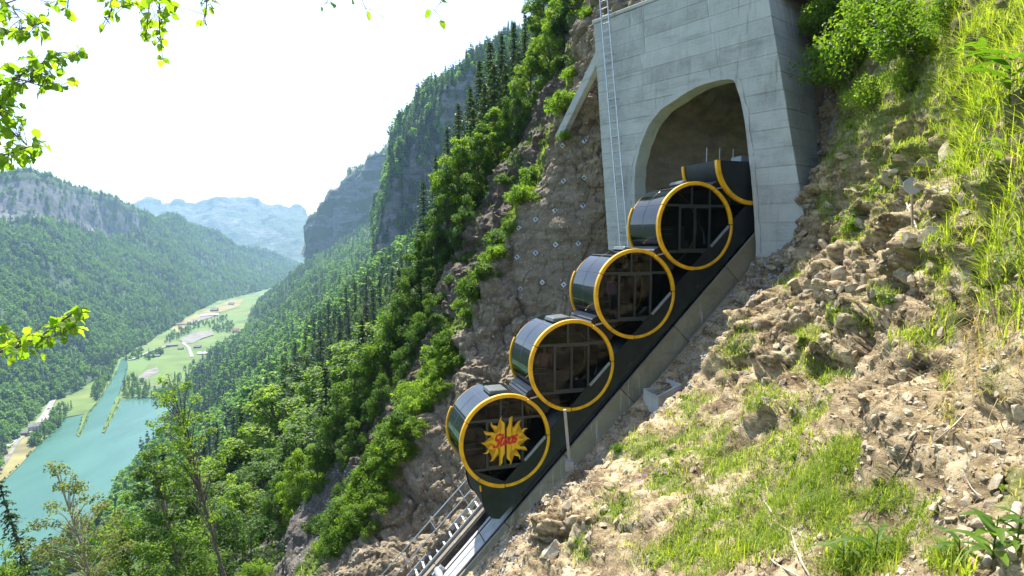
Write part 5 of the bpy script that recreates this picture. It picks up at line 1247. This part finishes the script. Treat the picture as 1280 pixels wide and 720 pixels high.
# spur and slope ground cover
gs = np.clip(veg_spur - .2, 0, 1); grass('grass', G_spur, gs, 26000, 107, .2, .6, .014, 'grass', 'green weeds along the edge of the rock spur', .7)

pw = proj(G_wood); gwd = np.clip(vg.reshape(G_wood.shape[:2]) - .15, 0, 1); grass('grass', G_wood, gwd, 22000, 108, .25, .7, .02, 'leaf_a', 'dark weeds on the slope behind the spur', .7)
p, i, j = gsample(G_wood, np.clip(scw.reshape(G_wood.shape[:2]), 0, 1) + .08, 14000, 12); gravel('scree', bvW, p, 'grey scree stones on the gully slope behind the spur', .03, .14, M['rubble'], 13)
p, i, j = gsample(G_spur, np.ones(G_spur.shape[:2]), 5000, 14); gravel('rubble', bvS, p, 'broken stones lodged on the rock spur', .03, .13, M['rock'], 15)

WEED = [shrubmesh(121, 260, .28, 'leaf_b', 12, .6), shrubmesh(122, 260, .26, 'leaf_a', 12, .6)]
for k in range(46):
    q_ = PATCH[rt.randrange(len(PATCH))]; u_, v_ = rt.gauss(q_[0], q_[2] * .5), rt.gauss(q_[1], q_[3] * .5)
    if u_ > 1270 or v_ > 705 or v_ < 15: continue
    shrub(u_, v_, rt.uniform(5, 11), bvB, 'small leafy weed growing among the grass of the hillside', 'weeds in the hillside grass', None, WEED[rt.randrange(2)])
# ------------------------------------------------------------------ rock mass above the portal
rows = []
for bk, up in ((-.25, -.9), (-.5, .15), (-1.2, 1.6), (-2.2, 6.0), (-4.0, 11.0), (-9, 17)):  # low rows are visible rock; unseen height and right end added for shade
    rows.append([FX(x, HT) * np.array([1, 1, 0]) + np.array([0, 0, HT + up - .3 * abs(x - .5)]) + NF * (bk - .62) for x in np.linspace(-.12, 1.45, 9)])
G = cr(cr(np.array(rows), 90, 0), 160, 1); n = gnormal(G); n = n if (n @ NF).mean() > 0 else -n; pts = G.reshape(-1, 3); jj = np.tile(np.linspace(0, 1, 90)[:, None], (1, 160)).ravel()
f1, f2, cid = worley(pts * .8); g1, g2, c2 = worley(pts * 2.3)
G = G + n * ((.9 * (cid - .5) + .5 * np.clip(f2 - f1, 0, .3) + .3 * (c2 - .5) + .4 * fbm(pts * .7, 4)) * sstep(.1, .35, jj)).reshape(G.shape[:2])[..., None]
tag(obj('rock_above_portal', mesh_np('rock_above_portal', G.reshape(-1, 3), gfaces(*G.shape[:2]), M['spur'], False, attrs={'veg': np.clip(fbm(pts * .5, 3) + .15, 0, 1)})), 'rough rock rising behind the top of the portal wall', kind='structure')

# ------------------------------------------------------------------ overhanging branches
def ovate(seed, ln=1.0):
    rg = np.random.default_rng(seed); V = []; F = []; n = 7
    for k in range(n + 1):
        t = k / n; wv = .36 * math.sin(math.pi * t ** .8) ** .8 * (1 + .12 * (-1) ** k) if 0 < k < n else .01
        y = t * ln; z = -.22 * t * t + .03 * rg.normal(); V += [(-wv, y, z + .16 * wv), (0, y, z - .03), (wv, y, z + .16 * wv)]
    for k in range(n): a = 3 * k; F += [(a, a + 1, a + 4, a + 3), (a + 1, a + 2, a + 5, a + 4)]
    me = mesh_np('leaf', np.array(V), np.array(F), M['leaf_branch'], True, attrs={'tone': np.full(len(V), [.1, .6, -.25, .35][seed % 4])}); return me
LV = [ovate(s) for s in range(4)]
rl = random.Random(5)
def branch(label, twigs, zones, d, r0=.008, lsz=(.035, .062), extra=()):
    pts = [[Vector(P(u, v, d + rl.uniform(-.08, .08))) for u, v in tw] for tw in twigs]; o = tag(empty('leafy_branch', pts[0][0]), label, 'branch'); o0 = pts[0][0]
    def add_twig(pl, r):
        q = [Vector(x) for x in cr(np.array([p[:] for p in pl]), 4 * len(pl), 0)]
        MB().tube([p - o0 for p in q], [r * (1 - .75 * k / (len(q) - 1)) for k in range(len(q))], 6).build('twig', M['bark'], o, True)
    ext = Vector((-2.4, .25, .55 if twigs[0][0][1] < 0 else -.15)); e0 = pts[0][0]      # the stem goes on outside the picture
    MB().tube([ext, ext * .66 + Vector((0, 0, .05)), ext * .33 + Vector((0, 0, .04)), Vector((0, 0, 0))], [r0 * 2.4, r0 * 1.9, r0 * 1.4, r0], 7).build('stem', M['bark'], o, True)
    for k in range(26):
        c = ext * rl.uniform(.05, .95) + Vector((rl.gauss(0, .05), rl.gauss(0, .08), rl.gauss(-.03, .07))); l = obj('leaf', rl.choice(LV), o, c, (rl.gauss(-.5, .5), rl.gauss(0, .6), rl.uniform(0, 6.28))); s = rl.uniform(*lsz); l.scale = (s, s, s)
    for k, pl in enumerate(pts): add_twig(pl, r0 if k == 0 else r0 * .55)
    allp = [x for pl in pts for x in cr(np.array([p[:] for p in pl]), 6 * len(pl), 0)]
    def leaf(u, v, dd):
        p = np.array(P(u, v, dd)); k = int(np.argmin([np.linalg.norm(p - a) for a in allp])); a = Vector(allp[k]); c = Vector(p); dr = (c - a)
        if dr.length > .03: MB().tube([a - o0, (a + c) / 2 - o0 + Vector((0, 0, .006)), c - o0], [.0018, .0014, .001], 4).build('leaf_stalk', M['bark'], o)
        l = obj('leaf', rl.choice(LV), o); s = rl.uniform(*lsz); l.location = c - o0
        dirv = (dr.normalized() * .6 if dr.length > 1e-4 else Vector((1, 0, 0))) + Vector((rl.gauss(0, .5), rl.gauss(0, .5), rl.gauss(-.45, .35)))
        l.rotation_mode = 'QUATERNION'; l.rotation_quaternion = dirv.to_track_quat('Y', 'Z') @ Matrix.Rotation(rl.gauss(0, .9), 3, 'Y').to_quaternion(); l.scale = (s, s, s)
    for u, v, ru, rv, n in zones:
        for k in range(n): leaf(rl.gauss(u, ru * .55), rl.gauss(v, rv * .55), d + rl.uniform(-.12, .12))
    for u, v in extra: leaf(u, v - 5, d)
branch('leafy branch at the left edge reaching furthest into the sky', [[(-60, 135), (0, 106), (30, 92), (60, 76), (98, 68)], [(20, 97), (40, 104), (66, 112)], [(30, 92), (40, 78), (50, 68)]], [(40, 90, 32, 16, 52), (68, 72, 26, 9, 26), (15, 105, 16, 12, 20), (62, 104, 14, 10, 12), (93, 67, 7, 6, 9)], 3.0)
branch('drooping leafy branch at the left edge below the longest one', [[(-60, 140), (-5, 138), (10, 160), (28, 176), (34, 182)], [(-40, 205), (10, 192), (35, 184), (58, 177)], [(-5, 138), (8, 150), (16, 150)]], [(7, 128, 10, 18, 30), (15, 160, 15, 18, 34), (22, 186, 24, 8, 34), (50, 178, 10, 6, 12), (4, 196, 8, 9, 14)], 3.1)
branch('short leafy branch in the upper left corner', [[(-60, 60), (-10, 45), (20, 38), (54, 28)], [(-40, -20), (8, 4), (26, 24)], [(8, 4), (36, -4), (62, 4)]], [(20, 40, 24, 7, 30), (45, 30, 11, 8, 14), (8, 12, 12, 14, 18), (36, 18, 12, 8, 9), (60, 3, 9, 6, 6)], 3.3, lsz=(.035, .065))
branch('hanging twigs with bright leaves along the top edge', [[(60, -60), (120, -34), (200, -28), (280, -40)], [(145, -31), (140, 12), (127, 40)], [(200, -28), (199, 30), (204, 78)], [(188, -28), (186, 14), (182, 52)], [(258, -36), (258, 6), (254, 30)], [(85, -48), (85, 4), (80, 20)], [(165, -30), (166, -6), (160, 6)]], [(140, 6, 12, 13, 14), (128, 30, 4, 8, 4), (196, 16, 16, 20, 30), (201, 48, 7, 18, 9), (203, 73, 3, 6, 3), (183, 34, 4, 14, 7), (258, 6, 8, 9, 8), (254, 27, 3, 3, 2), (83, 10, 6, 9, 6), (165, 0, 18, 6, 13), (217, 6, 8, 8, 7)], 3.2)
branch('few hanging leaves at the top edge right of the hanging twigs', [[(360, -70), (440, -40), (500, -44), (575, -38)], [(415, -48), (416, -12), (404, 8)], [(460, -42), (452, -8), (458, 14)], [(548, -41), (552, -2), (542, 12)]], [], 3.0, .006, (.04, .055), [(403, 14), (415, 8), (440, 2), (458, 19), (472, 22), (539, 18), (551, 30), (557, 6), (430, -2)])
branch('leafy branch tip at the left edge in front of the forest', [[(-60, 452), (15, 436), (45, 424), (62, 412), (82, 398), (102, 384)], [(45, 424), (66, 420), (88, 414)], [(20, 434), (34, 420), (44, 414)]], [(20, 428, 24, 10, 28), (50, 418, 16, 10, 22), (78, 405, 17, 12, 38), (97, 391, 9, 7, 16), (4, 412, 6, 6, 7)], 2.8)

# ------------------------------------------------------------------ plants and litter on the near bank
def lance(L=1.0, w_=.11):
    V = []; F = []; n = 6
    for k in range(n + 1):
        t = k / n; ww = w_ * math.sin(math.pi * (t * .94 + .04)) ** .7; z = .25 * t - .42 * t * t; V += [(-ww, t * L, z + .3 * ww), (0, t * L, z), (ww, t * L, z + .3 * ww)]
    for k in range(n): a = 3 * k; F += [(a, a + 1, a + 4, a + 3), (a + 1, a + 2, a + 5, a + 4)]
    return mesh_np('leaf', np.array(V), np.array(F), M['leaf_b'], True, attrs={'tone': np.full(len(V), .1)})
LN = lance(); LN2 = lance(1.0, .05)
def herb(u, v, hpx, n, lf, label, lpx, bv=bvB, spread=1.0):
    h, nn = bv.px(u, v)
    if h is None: return
    d = h.y; H = hpx / FPX * d; o = tag(empty('leafy_plant', h), label, 'plant'); top = Vector((rl.uniform(-.1, .1) * H, rl.uniform(-.1, .1) * H, H))
    MB().tube([(0, 0, -.05), top * .5, top], [.006, .005, .003], 6).build('stem', M['leaf_b'], o, True)
    for k in range(n):
        t = .25 + .75 * (k + .5) / n; a = k * 2.4 + rl.uniform(-.3, .3); l = obj('leaf', lf, o, top * t, (rl.uniform(.1, .7) * (1.3 - t), 0, a)); s = lpx / FPX * d * rl.uniform(.7, 1.15) * (1.15 - .3 * t); l.scale = (s * spread, s, s)
for a in [(1238, 712, 75, 13, LN, 'broad leaved green plant in the lower right corner', 62), (1200, 712, 40, 9, LN, 'low broad leaved plant beside the lower right corner plant', 45), (1092, 715, 60, 12, LN2, 'upright narrow leaved plant at the bottom edge near the stick', 60), (1055, 712, 50, 10, LN, 'light green seedling clump at the bottom edge', 34), (1262, 130, 60, 12, LN, 'long leaved plant at the upper right edge', 60), (1225, 95, 40, 9, LN, 'small leafy plant in the long grass at the upper right', 40), (1270, 690, 50, 9, LN, 'pale leafy plant at the right edge beside the dead wood', 36), (1068, 290, 28, 9, LN, 'small leafy weed among the rocks on the hillside', 20), (1250, 220, 45, 9, LN2, 'narrow leaved plant in the long grass', 55)]: herb(*a)
def on_bank(px, off=.012):
    out = []
    for u, v in px:
        h, nn = bvB.px(u, v)
        if h is not None: out.append(h + (Vector(nn) if nn.dot(h) < 0 else -Vector(nn)) * off)
    return out
def rope(name, px, r, mat, label, cat, off=.02):
    q = on_bank(px, off); q = [Vector(x) for x in cr(np.array([p[:] for p in q]), 5 * len(q), 0)]
    return tag(MB().tube(q, [r * (1 - .35 * k / len(q)) for k in range(len(q))], 7).build(name, mat, None, True), label, cat)
rope('bare_root', [(951, 618), (956, 628), (965, 640), (966, 650), (978, 658), (990, 668), (994, 685), (1003, 704), (1014, 724)], .016, M['deadwood'], 'long pale bare root curving over the ground, the right strand', 'root')
rope('bare_root', [(957, 648), (966, 658), (963, 672), (961, 690), (968, 704), (985, 714), (1002, 724)], .015, M['deadwood'], 'pale bare root curving over the ground, the left strand', 'root')
rope('dry_stick', [(1150, 548), (1135, 575), (1118, 604), (1098, 632), (1084, 652)], .011, M['bark'], 'thin dark stick lying diagonally on the lower hillside', 'stick', .05)
rope('dry_stick', [(1208, 520), (1190, 540), (1172, 552)], .010, M['deadwood'], 'short pale stick under the hanging straw', 'stick', .04)
rope('dead_branch', [(1280, 640), (1266, 672), (1250, 690), (1240, 715)], .035, M['deadwood'], 'thick bleached dead branch at the lower right edge', 'branch', .05)
rope('dry_stick', [(1210, 590), (1222, 612), (1232, 628)], .007, M['deadwood'], 'thin pale twig hanging from the eroded edge', 'stick', .05)
# white reflector disc on a stake, broken plank
h, nn = bvB.px(1140, 282)
if h is not None:
    d = h.y; s = d / FPX
    o = tag(empty('survey_marker', h), 'white round survey disc on a wooden stake among the rocks', 'marker')
    base = Vector((-.02, -.06, -.12)); top = Vector((-8 * s, -.12, 48 * s)); MB().beam(base, top, .035, .03, up=(0, 1, 0)).build('stake', M['deadwood'], o)
    V = [];
    n = 28; ang = [rad(100 + 340 * k / n) for k in range(n + 1)]
    poly = [(10.5 * s * math.cos(a), 10.5 * s * math.sin(a)) for a in ang] + [(1.0 * s, 1.0 * s)]
    bm = flat_shape(poly, 0, .012); me = bpy.data.meshes.new('disc'); bm.to_mesh(me); bm.free(); me.materials.append(M['slab']); obj('disc', me, o, top + Vector((0, -.03, 0)), (rad(-12), 0, rad(-12)))
    pk_ = on_bank([(1135, 258), (1150, 300)], .05)
    if len(pk_) == 2:
        w1 = tag(empty('broken_plank', pk_[1]), 'broken wooden plank with faded red paint below the white disc', 'plank'); dq = pk_[0] - pk_[1]
        MB().beam((0, 0, 0), dq, .11, .03, up=(.5, -1, .2)).build('board', M['deadwood'], w1, False, .004); MB().beam(dq * .35 + Vector((0, -.018, .004)), dq * .75 + Vector((0, -.018, .004)), .06, .012, up=(.5, -1, .2)).build('paint_mark', plain('faded_red', (.45, .16, .15), .8, .3, 20), w1)
for u, v, col in [(799, 608, 'p'), (831, 599, 'p'), (806, 602, 'p'), (1049, 226, 'y'), (1137, 421, 'y')]:
    h, nn = bvB.px(u, v)
    if h is None: continue
    s = h.y / FPX; mt = M.setdefault('petal_' + col, plain('petal_' + col, (.42, .16, .5) if col == 'p' else (.8, .62, .03), .6, .1, 20))
    o = tag(empty('wild_flower', h), {799: 'leftmost of the purple flowers on the slope below the third cabin', 831: 'rightmost of the purple flowers on the slope below the third cabin', 806: 'middle one of the purple flowers on the slope below the third cabin', 1049: 'small yellow flower near the portal side wall', 1137: 'small yellow flower on the rocky middle of the hillside'}[u], 'flower')
    hh = 7 * s; MB().tube([(0, 0, -.02), (0, 0, hh)], .004, 5).build('stem', M['leaf_b'], o)
    for k in range(7):
        a = k * 2 * math.pi / 7; r = 3.4 * s; MB().add([(0, 0, 0), (r * math.cos(a - .3) * .7, r * math.sin(a - .3) * .7, r * .5), (r * math.cos(a), r * math.sin(a), r * .45), (r * math.cos(a + .3) * .7, r * math.sin(a + .3) * .7, r * .5)], [(0, 1, 2, 3)]).build('petal', mt, o, loc=(0, 0, hh))

# ------------------------------------------------------------------ passengers
def person(lx, ly, cab_i, h, rz, shirt, pants, label, arm_up):
    c = TF(SPC * cab_i, 0, 0); base = O1 + EV * (c[0] + lx) + WV * ly + np.array([0, 0, c[2] - .92])
    J = {'pel': (0, 0, .53), 'wa': (0, 0, .62), 'ch': (0, .01, .74), 'nk': (0, 0, .84), 'hb': (0, -.01, .875), 'ht': (0, -.012, .965),
         'hl': (-.055, 0, .50), 'kl': (-.06, -.015, .28), 'al': (-.06, .01, .045), 'tl': (-.065, -.07, .02), 'hr': (.055, 0, .50), 'kr': (.06, -.015, .28), 'ar': (.06, .01, .045), 'tr': (.065, -.07, .02),
         'sl': (-.115, .01, .80), 'el': (-.15, .01, .64), 'wl': (-.14, -.06, .52), 'fl': (-.135, -.08, .465), 'sr': (.115, .01, .80), 'er': (.17, -.05, .70) if arm_up else (.15, .01, .64), 'wr': (.15, -.14, .76) if arm_up else (.14, -.06, .52), 'fr': (.15, -.17, .80) if arm_up else (.135, -.08, .465)}
    Rr = {'pel': .085, 'wa': .075, 'ch': .09, 'nk': .032, 'hb': .048, 'ht': .04, 'hl': .05, 'kl': .034, 'al': .022, 'tl': .018, 'hr': .05, 'kr': .034, 'ar': .022, 'tr': .018, 'sl': .036, 'el': .026, 'wl': .017, 'fl': .014, 'sr': .036, 'er': .026, 'wr': .017, 'fr': .014}
    ks = list(J); E = [('pel', 'wa'), ('wa', 'ch'), ('ch', 'nk'), ('nk', 'hb'), ('hb', 'ht'), ('pel', 'hl'), ('hl', 'kl'), ('kl', 'al'), ('al', 'tl'), ('pel', 'hr'), ('hr', 'kr'), ('kr', 'ar'), ('ar', 'tr'), ('ch', 'sl'), ('sl', 'el'), ('el', 'wl'), ('wl', 'fl'), ('ch', 'sr'), ('sr', 'er'), ('er', 'wr'), ('wr', 'fr')]
    me = bpy.data.meshes.new('person'); me.from_pydata([tuple(x * h for x in J[k]) for k in ks], [(ks.index(a), ks.index(b_)) for a, b_ in E], [])
    o = obj('person', me, None, base, (0, 0, ALPHA + rz)); md = o.modifiers.new('skin', 'SKIN'); sv = me.skin_vertices[0].data
    for i, k in enumerate(ks): sv[i].radius = (Rr[k] * h, Rr[k] * h); sv[i].use_root = (k == 'pel')
    o.modifiers.new('sub', 'SUBSURF').render_levels = 2; md.use_smooth_shade = True
    m, t = new_mat('clothing'); b = NB(t); z = b.n("ShaderNodeSeparateXYZ", inp={0: b.objc()}).outputs[2]
    cc = b.ramp(b.math('DIVIDE', z, h), [(0, (.03, .03, .03)), (.04, pants), (.54, shirt), (.835, (.55, .35, .26))]); cc.node.color_ramp.interpolation = 'CONSTANT'
    b.out(b.bsdf(b.mix(b.math('MULTIPLY', b.noise(14, 3, .5, b.objc()), .3), cc, (.1, .1, .1)), .8)); me.materials.append(m)
    bm = bmesh.new(); bmesh.ops.create_icosphere(bm, subdivisions=2, radius=1)
    for v in bm.verts: v.co = Vector((v.co.x * .053 * h, v.co.y * .06 * h + .012 * h, max(v.co.z, -.35 - .4 * (v.co.y > .1)) * .055 * h + .945 * h))
    hm = bpy.data.meshes.new('hair'); bm.to_mesh(hm); bm.free(); hm.materials.append(plain('hair_%s' % label[:9], (.06, .04, .025), .6, .2, 20)); obj('hair', hm, o)
    return tag(o, label, 'person')
person(-.72, .36, 2, 1.66, rad(20), (.62, .30, .60), (.08, .09, .12), 'passenger in a pink top standing behind the glass of the third cabin', True)
person(-.86, .40, 1, 1.62, rad(-15), (.75, .22, .30), (.10, .10, .14), 'passenger in a rose top standing behind the glass of the second cabin', False)
person(.35, 1.2, 0, 1.72, rad(160), (.10, .14, .2), (.05, .05, .06), 'passenger in dark clothes inside the lowest cabin', False)

# ------------------------------------------------------------------ buildings and cars in the valley
M['bwall'] = plain('plaster_wall', (.55, .52, .47), .9, .12, .3); M['bwood'] = plain('timber_wall', (.20, .13, .09), .9, .2, .4); M['broof'] = plain('grey_roof', (.22, .20, .19), .8, .15, .3); M['rroof'] = plain('red_roof', (.28, .12, .09), .8, .15, .3); M['wroof'] = plain('pale_roof', (.50, .50, .52), .6, .1, .3); M['pane'] = plain('dark_pane', (.03, .04, .05), .2, .1, 1)
def house(u, v, wpx, ratio, hh, rz, wall, roof, label, win=True, rise=.35):
    p = onz(u, v, ZL); d = proj(p)[2]; w_ = wpx / FPX * d; dp = w_ * ratio; o = tag(empty('house' if win else 'shed', (p[0], p[1], ZL - .9), rad(rz)), label, 'building'); x, y = w_ / 2, dp / 2; rh = y * 2 * rise
    MB().box(-x, x, -y, y, 0, hh).add([(-x, -y, hh), (-x, y, hh), (-x, 0, hh + rh), (x, -y, hh), (x, y, hh), (x, 0, hh + rh)], [(0, 1, 2), (5, 4, 3)]).build('wall', M[wall], o)
    e = .08 * y; t_ = .25
    for s in (-1, 1): MB().hexa([(-x - e, s * (y + e), hh - e * rise), (x + e, s * (y + e), hh - e * rise), (x + e, 0, hh + rh), (-x - e, 0, hh + rh), (-x - e, s * (y + e), hh - e * rise + t_), (x + e, s * (y + e), hh - e * rise + t_), (x + e, 0, hh + rh + t_), (-x - e, 0, hh + rh + t_)]).build('roof_slope', M[roof], o)
    n = 4 if win else 2
    for k in range(n):
        xx = -x + (k + .5) * 2 * x / n
        for fl in range(2 if win and hh > 5 else 1):
            if win: MB().box(xx - .6, xx + .6, -y - .06, -y + .02, 1.2 + 2.8 * fl, 2.6 + 2.8 * fl).build('window', M['pane'], o)
            else: MB().box(xx - 1.5, xx + 1.5, -y - .06, -y + .02, 0, min(3.4, hh - .5)).build('door', M['pane'], o)
for a in [(44, 537, 13, .7, 7, 35, 'bwall', 'broof', 'large grey roofed house beside the lake road', True, .4), (31, 544, 7, .8, 5, 25, 'bwood', 'broof', 'small dark timber house left of the large lake house', True, .4), (42, 548, 9, .8, 3, 30, 'bwall', 'wroof', 'flat pale roofed shed between the lake house and the shore', False, .1), (255, 443, 14, .45, 4.5, 4, 'bwall', 'wroof', 'long white shed standing on the meadow', False, .2), (247, 435, 8, .6, 5, 10, 'bwood', 'broof', 'dark roofed barn behind the long white shed', False, .4), (215, 433, 13, .35, 5, 22, 'bwood', 'broof', 'long dark shed beside the bending valley road', False, .3), (226, 437, 6, .6, 4, 0, 'bwood', 'broof', 'small dark hut right of the long dark shed', False, .4), (193, 446, 13, .3, 4, 10, 'bwood', 'broof', 'low dark shed among the trees near the river', False, .3), (295, 415, 7, .8, 6, 20, 'bwall', 'rroof', 'reddish roofed house at the right edge of the valley', True, .45), (270, 440, 3.4, .8, 3, 0, 'bwood', 'broof', 'tiny hut in the mown meadow', False, .4), (232, 406, 22, .2, 5, 24, 'bwall', 'rroof', 'very long reddish roofed shed in the far valley', False, .25), (262, 395, 20, .25, 5, 22, 'bwall', 'wroof', 'pale roofed hall behind the very long shed', False, .25), (268, 389, 8, .8, 7, 10, 'bwood', 'broof', 'dark house among trees at the far meadow', True, .4), (289, 381, 6, .8, 6, 10, 'bwall', 'broof', 'furthest house at the valley end', True, .4)]: house(*a)
car_b = MB().add([(-2.1, -.85, .35), (2.1, -.85, .35), (2.1, .85, .35), (-2.1, .85, .35), (-2.1, -.85, .85), (2.1, -.8, .8), (2.1, .8, .8), (-2.1, .85, .85)], [(3, 2, 1, 0), (4, 5, 6, 7), (0, 1, 5, 4), (1, 2, 6, 5), (2, 3, 7, 6), (3, 0, 4, 7)])
car_g = MB().hexa([(-1.6, -.8, .84), (1.0, -.8, .84), (1.0, .8, .84), (-1.6, .8, .84), (-1.2, -.65, 1.42), (.4, -.65, 1.42), (.4, .65, 1.42), (-1.2, .65, 1.42)]); whl = MB().tube([(0, -.1, 0), (0, .1, 0)], .33, 12)
for u, v, rz, mt, lab in [(61, 512.5, 60, 'black', 'dark car parked nearer the trees on the lakeside parking area'), (64, 514.5, 62, 'seat', 'grey car parked nearer the shore on the lakeside parking area')]:
    p = onz(u, v, ZL); o = tag(empty('parked_car', (p[0], p[1], ZL + 1.61), rad(rz)), lab, 'car', 'cars on the lakeside parking area'); car_b.build('body', M[mt], o, False, .1); car_g.build('cabin', M['pane'], o)
    for x in (-1.3, 1.3):
        for y in (-.8, .8): whl.build('wheel', M['rail'], o, loc=(x, y, .33))
